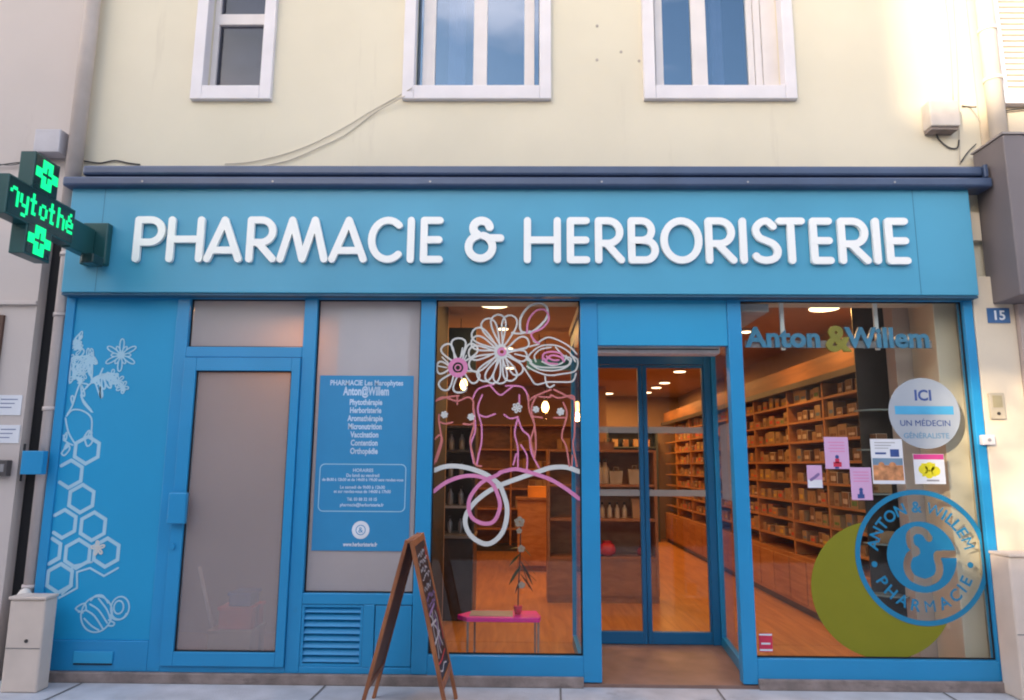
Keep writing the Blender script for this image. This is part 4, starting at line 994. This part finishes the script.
# right wall shelving (runs from the window to the back)
m_gondola = wood('bulkhead_wood', (.20, .085, .03), (.32, .14, .05), (1, .3, 3), .5, 5)
ws = thing('wall_shelving', 'long wooden product shelving running back along the right wall', 'shelving')
X0, X1 = 2.93, 3.385
SY0, SY1 = .86, 9.4
boxes(MB(), (X0 + .04, X1, SY0, SY1, .02, .10)).build('plinth', m_dark, ws)
cb = boxes(MB(), (X0, X1, SY0, SY1, .101, .60)).build('base_cabinet', m_shelf, ws)
q = MB()
for k in range(18): q.box(X0 - .012, X0 - .001, SY0 + .03 + k * .465, SY0 + .03 + k * .465 + .44, .13, .56)
q.build('cabinet_door', m_shelf, cb, .004)
levels = [.75, .95, 1.15, 1.36, 1.57, 1.78, 1.99, 2.19]
for z in levels: box('shelf', m_shelf, (X0 + .03, X1, SY0, SY1, z - .011, z + .011), ws)
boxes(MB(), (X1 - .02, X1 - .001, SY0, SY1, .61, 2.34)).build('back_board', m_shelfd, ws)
ups = [SY0 + .0, 1.70, 2.62, 3.75, 4.9, 6.05, 7.2, 8.35]
q = MB()
for y in ups: q.box(X0 + .025, X1 - .021, y, y + .03, .602, 2.34)
q.build('upright', m_shelf, ws)
boxes(MB(), (X0 - .04, X1, SY0 - .02, SY1, 2.341, 2.40)).build('cornice', m_dark, ws)
boxes(MB(), (X0 + .02, X1, SY0, SY1, 2.401, 2.60)).build('upper_bulkhead', m_gondola, ws)
# individual product packs
pk_mats = [m_orange, m_redp, m_tan, m_whitep, m_brn, m_whitep, m_tan, m_orange, mat('green_pack', (.10, .24, .07), .5, var=.5, vs=1.7, stretch=(1, 14, 1)), mat('yellow_pack', (.65, .45, .06), .5, var=.4, vs=1.7, stretch=(1, 14, 1)), mat('blue_pack', (.10, .20, .32), .5, var=.4, vs=1.7, stretch=(1, 14, 1))]
sizes = [(.12, .17, .115), (.10, .185, .14), (.15, .15, .10), (.12, .18, .15), (.13, .16, .125)]
proto = {}
m_lbl = mat('pack_label', (.36, .24, .13), .5)
def packmesh(i, j):
    if (i, j) not in proto:
        sx, sy, sz = sizes[j]; q = MB(); q.box(-sx / 2, sx / 2, -sy / 2, sy / 2, 0, sz)
        me = bpy.data.meshes.new('product_pack'); bmesh.ops.bevel(q.bm, geom=list(q.bm.edges), offset=.003, segments=1, affect='EDGES')
        n0 = len(q.bm.faces); q.box(-sx / 2 - .0012, -sx / 2 - .0004, -sy * .32, sy * .32, sz * .22, sz * (.45 + .1 * (j % 3)))
        q.box(-sx * .3, sx * .3, -sy / 2 - .0012, -sy / 2 - .0004, sz * .22, sz * (.45 + .1 * (j % 3)))
        q.bm.faces.ensure_lookup_table()
        for f in q.bm.faces[n0:]: f.material_index = 1
        q.bm.to_mesh(me); q.bm.free(); me.materials.append(pk_mats[i]); me.materials.append(m_lbl if i not in (3, 5) else m_brn); proto[(i, j)] = me
    return proto[(i, j)]
cname = {0: 'orange', 1: 'red', 2: 'tan', 3: 'off-white', 4: 'brown', 5: 'off-white', 6: 'tan', 7: 'orange', 8: 'green', 9: 'yellow', 10: 'blue'}
lname = ['lowest shelf', 'second shelf', 'third shelf', 'fourth shelf', 'fifth shelf', 'sixth shelf', 'seventh shelf', 'top shelf']
rnd = random.Random(11); npk = 0
for ri in range(40):
    y = SY0 + .13 + ri * .205
    if any(abs(y - u_ - .015) < .10 for u_ in ups): y += .09
    for li, z in enumerate(levels):
        if npk >= 290 or rnd.random() < .05: continue
        far = y > 3.0
        if far: i = rnd.choice([0, 1, 0, 9, 1, 2, 3, 4])
        else: i = rnd.choice([2, 4, 3, 5, 8, 1, 6, 9, 3, 10])
        j = rnd.randrange(5)
        o = bpy.data.objects.new('product_pack', packmesh(i, j)); COL.objects.link(o); o.location = (X0 + .11 + rnd.uniform(-.01, .02), y, z + .0115); o.rotation_euler[2] = rnd.uniform(-.05, .05); o.scale = (1, rnd.uniform(.6, 1.08), rnd.uniform(.62, 1.12))
        dn = 'near the window' if y <= 3.0 else 'deep in the shop'
        tag(o, 'small %s pack on the %s of the wall shelving %s' % (cname[i], lname[li], dn), 'product pack', '%s packs on the %s %s' % (cname[i], lname[li], dn)); npk += 1
# dark curved shelf ends near the window
de = thing('end_display', 'dark end stand with rounded grey glass shelves at the near end of the wall shelving', 'display stand')
box('back_panel', m_dark, (2.885, 3.38, .838, .85, .02, 2.96), de)  # upper stretch of this dark panel stands in for a dark reflection
for z in (.5, .9, 1.3, 1.66, 1.99):
    pts = [(3.08, .836), (2.84, .836)] + [(3.08 - .24 * math.cos(R_(a)), .836 - .20 * math.sin(R_(a))) for a in range(10, 91, 10)]
    q = MB(); A = [q.bm.verts.new((p[0], p[1], z)) for p in pts]; B = [q.bm.verts.new((p[0], p[1], z + .014)) for p in pts]; q.bm.faces.new(A); q.bm.faces.new(B[::-1])
    for k in range(len(pts)): q.bm.faces.new((A[k], B[k], B[(k + 1) % len(pts)], A[(k + 1) % len(pts)]))
    q.build('shelf', m_gls, de)
for k, (x, z, i, nm_) in enumerate(((3.0, 1.315, 4, 'third'), (3.0, 1.675, 5, 'fourth'), (3.0, .915, 6, 'second'))):
    o = bpy.data.objects.new('product_pack', packmesh(i, k)); COL.objects.link(o); o.location = (x, .77, z); o.scale = (.9, .6, .9)
    tag(o, '%s pack on the %s rounded shelf of the dark end stand' % (cname[i], nm_), 'product pack')
# white return wall and reveal beside window B
box('window_column', m_pillar, (3.215, 3.389, .20, .55, .018, 2.98), bld, .006)
box('reveal_wall', m_pinkw, (3.085, 3.389, .56, .70, .018, 2.98), bld)
t = thing('doormat', 'dark doormat lying just inside the entrance doors', 'doormat')
MB().box(.70, 1.56, 1.22, 1.56, .0205, .034).build('mat', m_dark, t, .003)
m_gond = wood('unit_wood', (.30, .13, .055), (.44, .21, .09), (1, .4, 3), .45, 5)
# central gondola
gd = thing('display_unit', 'brown wooden display unit with stocked shelves just inside the entrance', 'display unit')
gx0, gx1, gy0, gy1 = .30, 1.54, 2.9, 3.3
boxes(MB(), (gx0, gx1, gy0 + .03, gy1, .02, .10)).build('plinth', m_gond, gd)
boxes(MB(), (gx0, gx0 + .03, gy0, gy1, .101, 1.70), (gx1 - .03, gx1, gy0, gy1, .101, 1.70)).build('side_panel', m_gond, gd)
boxes(MB(), (gx0 + .03, gx1 - .03, gy1 - .02, gy1, .101, 1.68)).build('back_panel', m_gond, gd)
boxes(MB(), (gx0 + .031, gx1 - .031, gy0 + .012, gy0 + .03, .102, .484)).build('front_panel', m_gond, gd)
for z in (.50, .92, 1.30, 1.69): box('shelf', m_gond, (gx0 + .031, gx1 - .031, gy0 + .005, gy1 - .021, z - .014, z + .014), gd)
def bottle(x, y, z, s_, label, m=m_whitep, grp=None):
    t = thing('bottle', label, 'bottle', group=grp)
    MB().lathe([(.022 * s_, 0), (.024 * s_, .01), (.024 * s_, .09 * s_), (.010 * s_, .115 * s_), (.010 * s_, .13 * s_)], (x, y, z), 14).build('body', m, t)
    MB().lathe([(.012 * s_, 0), (.012 * s_, .022 * s_)], (x, y, z + .131 * s_), 12).build('cap', m_dark, t)
gp = 'small bottles in a row on the display unit'
for k in range(4): bottle(.93 + k * .085, 3.02, .935, 1.15, 'small pale bottle in the row on the middle shelf of the brown display unit', grp=gp)
gp = 'tall bottles on the top inner shelf of the display unit'
for k in range(2): bottle(.90 + k * .07, 3.02, 1.315, 1.9, 'tall pale bottle on the upper shelf of the brown display unit', grp=gp)
def ball(x, y, z, r_, label, m):
    t = thing('pouf', label, 'basket'); MB().lathe([(r_ * .5, 0), (r_ * .9, r_ * .3), (r_, r_ * .7), (r_ * .85, r_ * 1.2), (r_ * .5, r_ * 1.5)], (x, y, z), 20).build('bowl', m, t)
    MB().lathe([(r_ * .52, 0), (r_ * .5, .015), (r_ * .1, .02)], (x, y, z + r_ * 1.5), 20).build('lid', m, t)
ball(.98, 3.03, .515, .10, 'large rounded red container low in the brown display unit', mat('bright_red', (.60, .03, .05), .4))
ball(1.38, 3.03, .515, .065, 'smaller dark red container beside the large red one', mat('deep_red', (.32, .02, .03), .4))
def bag(x, z, w, h, label, m):
    t = thing('paper_bag', label, 'bag'); q = MB(); q.prism([(x - w / 2, z), (x + w / 2, z), (x + w * .62, z + h), (x - w * .62, z + h)], 2.98, 3.06); q.build('body', m, t)
    MB().tube([(x - w * .2, 2.979, z + h - .01), (x - w * .2, 2.975, z + h + .04), (x + w * .2, 2.975, z + h + .04), (x + w * .2, 2.979, z + h - .01)], .004, 6).build('handle', m, t)
bag(1.34, .935, .13, .22, 'kraft paper bag at the right of the middle shelf of the display unit', m_tan)
bag(1.09, 1.315, .13, .15, 'cream carton bag left on the upper shelf of the display unit', m_whitep)
bag(1.30, 1.315, .11, .17, 'cream carton bag right on the upper shelf of the display unit', m_whitep)
bag(.99, 1.705, .15, .09, 'low reddish bag standing on top of the display unit', m_brn)
# dark cabinet behind window A
dk = thing('dark_shelving', 'tall dark shelving cabinet at the left behind the painted display window', 'cabinet')
boxes(MB(), (-1.6, -.47, 1.95, 2.55, .02, .80)).build('base', m_dark, dk, .01)
boxes(MB(), (-1.6, -.47, 2.45, 2.54, .801, 1.92), (-.50, -.47, 2.10, 2.449, .801, 1.92)).build('carcass', m_dark, dk)
for z in (1.10, 1.38, 1.66, 1.91): box('shelf', m_gry if z == 1.10 else m_dark, (-1.6, -.501, 2.05, 2.449, z - .012, z + .012), dk)
box('worktop', mat('grey_top', (.2, .19, .18), .3), (-1.6, -.46, 1.93, 2.449, .801, .83), dk)
rnd = random.Random(5)
for li, z in enumerate((.832, 1.114, 1.394, 1.674)):
    for k in range(4):
        bottle(-.62 - k * .11, 2.2, z, 1.1 + .15 * (li % 2), 'small grey jar in the row on the %s level of the dark cabinet' % ['lowest', 'second', 'third', 'top'][li], m_gry, 'jars on the %s level of the dark cabinet' % ['lowest', 'second', 'third', 'top'][li])
# back shelving seen through window A
bs_ = thing('back_shelving', 'dim wooden shelving on the rear wall behind the painted torsos', 'shelving')
boxes(MB(), (-1.4, 1.1, 7.6, 8.0, .02, .12)).build('plinth', m_dark, bs_)
boxes(MB(), (-1.4, -1.37, 7.6, 8, .121, 2.25), (-.20, -.17, 7.6, 8, .121, 2.25), (1.07, 1.1, 7.6, 8, .121, 2.25)).build('upright', m_shelf, bs_)
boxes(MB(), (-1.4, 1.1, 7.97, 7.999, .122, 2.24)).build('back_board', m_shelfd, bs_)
for z in (.4, .75, 1.1, 1.45, 1.8, 2.24): box('shelf', m_shelf, (-1.37, 1.07, 7.61, 7.969, z - .014, z + .014), bs_)
rn = ['lowest', 'second lowest', 'middle', 'second highest', 'highest']
for li, z in enumerate((.415, .765, 1.115, 1.465, 1.815)):
    for k in range(9):
        if rnd.random() < .2: continue
        i = rnd.choice([0, 2, 4, 6, 3]); o = bpy.data.objects.new('product_pack', packmesh(i, rnd.randrange(4))); COL.objects.link(o); o.location = (-.05 + k * .125, 7.75, z); o.scale = (1.0, 1.0, 1.3)
        tag(o, '%s pack on the %s shelf of the rear wall' % (cname[i], rn[li]), 'product pack', '%s packs on the %s rear shelf' % (cname[i], rn[li]))
t = thing('hanging_banner', 'dark teal panel hanging high at the left behind the painted display window', 'panel')
MB().box(-1.2, -.46, 1.80, 1.84, 2.44, 2.90).build('panel', mat('teal_panel', (.008, .035, .05), .4), t, .004)
MB().tube([(-.62, 1.82, 2.901), (-.62, 1.82, 2.998)], .004, 6).build('cord', m_dark, t)
t = thing('blue_beam_sign', 'flat blue sign beam crossing the shop behind the painted rose', 'sign')
MB().box(.06, .70, 2.6, 2.66, 2.58, 2.70).build('board', mat('beam_blue', (.02, .16, .30), .4), t, .004)
MB().tube([(.2, 2.63, 2.701), (.2, 2.63, 2.998)], .004, 6).build('rod', m_dark, t)
# counter + lit box
ct = thing('counter', 'wooden service counter in the middle of the shop behind the painted window', 'counter')
boxes(MB(), (-.05, .62, 5.2, 5.7, .10, 1.02)).build('body', m_shelf, ct, .006)
boxes(MB(), (-.08, .65, 5.16, 5.74, 1.021, 1.055)).build('worktop', m_shelfd, ct, .004)
boxes(MB(), (-.03, .60, 5.24, 5.68, .02, .099)).build('plinth', m_shelfd, ct)
t = thing('carton', 'bright orange carton standing on the service counter', 'box')
boxes(MB(), (.10, .42, 5.25, 5.5, 1.057, 1.22)).build('body', m_orange, t, .004); boxes(MB(), (.10, .42, 5.36, 5.39, 1.2205, 1.224)).build('tape', m_tan, t)
t = thing('bottle', 'green bottle standing at the right end of the service counter', 'bottle')
MB().lathe([(.05, 0), (.055, .02), (.055, .15), (.02, .2), (.02, .24)], (.56, 5.3, 1.057), 16).build('body', mat('green_plastic', (.02, .30, .08), .35), t); MB().lathe([(.022, 0), (.022, .03)], (.56, 5.3, 1.298), 12).build('cap', m_whitep, t)
rc_ = thing('rear_cabinet', 'dark blue grey open cabinet against the far wall seen through the entrance', 'cabinet')
m_rc = mat('slate_wood', (.05, .07, .085), .5, var=.2)
boxes(MB(), (1.75, 1.79, 9.3, 9.7, .02, 2.30), (2.76, 2.80, 9.3, 9.7, .02, 2.30)).build('side_panel', m_rc, rc_)
boxes(MB(), (1.791, 2.759, 9.66, 9.7, .02, 2.30)).build('back_panel', m_rc, rc_)
for z in (.25, .7, 1.1, 1.5, 1.9, 2.28): box('shelf', m_rc, (1.791, 2.759, 9.31, 9.659, z - .015, z + .015), rc_)
rw = ['lowest', 'second lowest', 'middle', 'second highest', 'highest']
for li, z in enumerate((.265, .715, 1.115, 1.515, 1.915)):
    for k in range(4):
        i = rnd.choice([0, 2, 4, 3, 1]); o = bpy.data.objects.new('product_pack', packmesh(i, rnd.randrange(4))); COL.objects.link(o); o.location = (1.93 + k * .22, 9.42, z)
        tag(o, '%s pack on the %s shelf of the slate rear cabinet' % (cname[i], rw[li]), 'product pack', '%s packs on the %s slate shelf' % (cname[i], rw[li]))
# far partition, orange lit
box('inner_wall', m_int, (-3.5, 1.6, 8.02, 8.2, .02, 2.99), bld)
# small magenta display table with orchid
tb = thing('display_table', 'low clear table with a magenta top behind the painted window', 'table')
m_acr = film('clear_acrylic', (.5, .45, .45), .80)
zt_ = .315
q = MB(); pts = [(-.50, .62), (-.42, .52), (.15, .52), (.16, .60), (.13, .80), (-.38, .80)]
A = [q.bm.verts.new((p[0], p[1], zt_)) for p in pts]; B = [q.bm.verts.new((p[0], p[1], zt_ + .035)) for p in pts]; q.bm.faces.new(A); q.bm.faces.new(B[::-1])
for k in range(6): q.bm.faces.new((A[k], B[k], B[(k + 1) % 6], A[(k + 1) % 6]))
q.build('tabletop', m_mag, tb, .004)
for (x, y) in ((-.41, .54), (.14, .54), (.12, .78), (-.37, .78)): MB().box(x - .008, x + .008, y - .008, y + .008, .02, zt_ - .001).build('leg', m_gry, tb)
box('glass_insert', m_gry, (-.40, -.06, .56, .76, zt_ + .0355, zt_ + .040), tb)
q = text_mb('offre', -.03, .045, .05, .53, .004, bold=.001); tag(q.build('small_sign', m_wtxt), 'tiny white lettering standing on the floor in front of the low table', 'sign')
t = thing('orchid', 'tall thin potted plant with white blooms and dark leaves on the magenta table', 'plant')
MB().lathe([(.025, 0), (.035, .06), (.033, .062), (.02, .06)], (-.02, .64, zt_ + .0415), 16).build('pot', m_red, t)
MB().tube([(-.02, .64, .40), (-.015, .64, .60), (-.005, .64, .80), (.0, .64, 1.08)], .005, 8).build('stem', m_dark, t)
q = MB(); rnd = random.Random(2)
def leafm(q, c, d, L_, w):
    d = Vector(d).normalized(); s_ = d.cross(Vector((0, 0, 1))).normalized() if abs(d.z) < .95 else Vector((1, 0, 0)); c = Vector(c); pv = None
    rows = []
    for k in range(6):
        f = k / 5; ww = w * math.sin(math.pi * min(.98, f * .9 + .06)); p = c + d * L_ * f + Vector((0, 0, -.03 * f * f)); rows.append((q.bm.verts.new(p - s_ * ww), q.bm.verts.new(p + Vector((0, 0, .004))), q.bm.verts.new(p + s_ * ww)))
    for a, b2 in zip(rows, rows[1:]): q.bm.faces.new((a[0], a[1], b2[1], b2[0])); q.bm.faces.new((a[1], a[2], b2[2], b2[1]))
for (x, z, dx, dz_, L_) in ((.0, .66, .7, -.8, .16), (.0, .76, .6, -1, .2), (.0, .72, -.6, -.7, .15), (0, .82, -.7, -.5, .12), (0, .70, .9, -.5, .15), (0, .62, -.5, -1, .10), (0, .80, .9, -.9, .17), (0, .88, .8, -.5, .1), (.02, .70, .4, -1, .14), (0, .86, -.5, .1, .09)):
    leafm(q, (x, .64, z), (dx, rnd.uniform(-.4, .4), dz_), L_, .024)
q.build('leaf', m_grn, t, recalc=False)
for (x, z, s_) in ((-.01, 1.07, .040), (.005, .86, .028), (.01, .58, .026), (-.012, 1.0, .022)):
    q = MB()
    for k in range(5):
        a = R_(72 * k + 18); q.prism([(x + s_ * (.6 * math.cos(a) + .5 * math.cos(R_(b2))), z + s_ * (.6 * math.sin(a) + .5 * math.sin(R_(b2)))) for b2 in range(0, 360, 45)], .605 + k * .003, .608 + k * .003)
    q.build('flower', m_whitep, t)
# things dimly visible behind the side-door glass
for (nm, b_, m_, lb) in (('storage_box', (-2.30, -1.98, .20, .50, .035, .30), m_tan, 'beige storage box standing behind the side door glass'), ('storage_box', (-2.24, -1.99, .23, .47, .305, .46), m_redp, 'red crate stacked on the beige box behind the side door'), ('storage_box', (-2.18, -2.02, .25, .45, .465, .56), m_dkblue, 'blue box at the top of the stack behind the side door')):
    t = thing(nm, lb, 'box'); box('body', m_, b_, t, .008); box('lid', m_, (b_[0] - .008, b_[1] + .008, b_[2] - .008, b_[3] + .008, b_[5] + .0005 - .018, b_[5] + .0045), t)
tag(MB().tube([(-2.42, .25, .75), (-2.26, .35, .05)], .014, 10).build('broom_handle', m_whitep), 'pale stick leaning behind the lower left of the side door glass', 'stick')

# ================================================================ opposite side of the street
ob = thing('opposite_building', 'row of houses across the street, seen only in reflections, shaped to mask the sun', 'building')
m_opp = mat('opposite_render', (.24, .20, .18), .9, var=.1)
q = MB(); q.box(-40, -10.35, -16, -12, -.14, 10.7); q.build('wall', m_opp, ob)  # height and end shaped to keep the sun off most of the facade
q = MB(); q.box(-4.5, 30, -15.5, -12, -.14, 5.9); q.build('wall', m_opp, ob)
q = MB(); q.box(-10.34, -4.51, -15.5, -12, -.14, 4.50); q.build('sun_gap_base', m_opp, ob)  # added low block, lower edge of the opening for the sun
q = MB(); q.box(-10.34, -4.51, -12.3, -12, 5.85, 7.95); q.build('sun_gap_screen', m_opp, ob)  # added slab, masks the sun between the two bright patches
tr = thing('sun_filter_tree', 'unseen leafy tree added behind the viewer to thin the sun on the pillar', 'tree')  # added out of view; its leaves thin the sun reaching the pillar
tx, ty = -4.1, -9.0
MB().tube([(tx, ty, -.14), (tx + .03, ty, 1.5), (tx - .02, ty, 3.2), (tx, ty, 3.7)], [.08, .06, .04, .015], 12).build('trunk', m_bwood, tr)
q = MB(); rnd = random.Random(21)
for k in range(6):
    a = k * 2.4; q.tube([(tx, ty, 3.0 + k * .10), (tx + .4 * math.cos(a), ty + .4 * math.sin(a), 3.6 + k * .13), (tx + .9 * math.cos(a), ty + .8 * math.sin(a), 4.0 + k * .15)], [.012, .008, .004], 6)
q.build('branches', m_bwood, tr)
q = MB()
for k in range(430):
    while True:
        v = Vector((rnd.uniform(-1, 1), rnd.uniform(-1, 1), rnd.uniform(-1, 1)))
        if v.length < 1: break
    c = Vector((tx + v.x * 1.15, ty + v.y * 1.1, 4.35 + v.z * 1.2)); a = Vector((rnd.uniform(-1, 1), rnd.uniform(-1, 1), rnd.uniform(-1, 1))).normalized(); b_ = a.orthogonal().normalized(); z_ = rnd.uniform(.035, .06)
    q.bm.faces.new([q.bm.verts.new(c + a * z_ * 1.5), q.bm.verts.new(c + b_ * z_), q.bm.verts.new(c - a * z_ * 1.5), q.bm.verts.new(c - b_ * z_)])
q.build('crown', m_grn, tr, recalc=False)
for k in range(9):
    for z in (1.2, 4.2):
        w_ = boxes(MB(), (-26 + k * 5.2, -24.7 + k * 5.2, -11.99, -11.95, z, z + 1.9)).build('window', m_dim, ob)
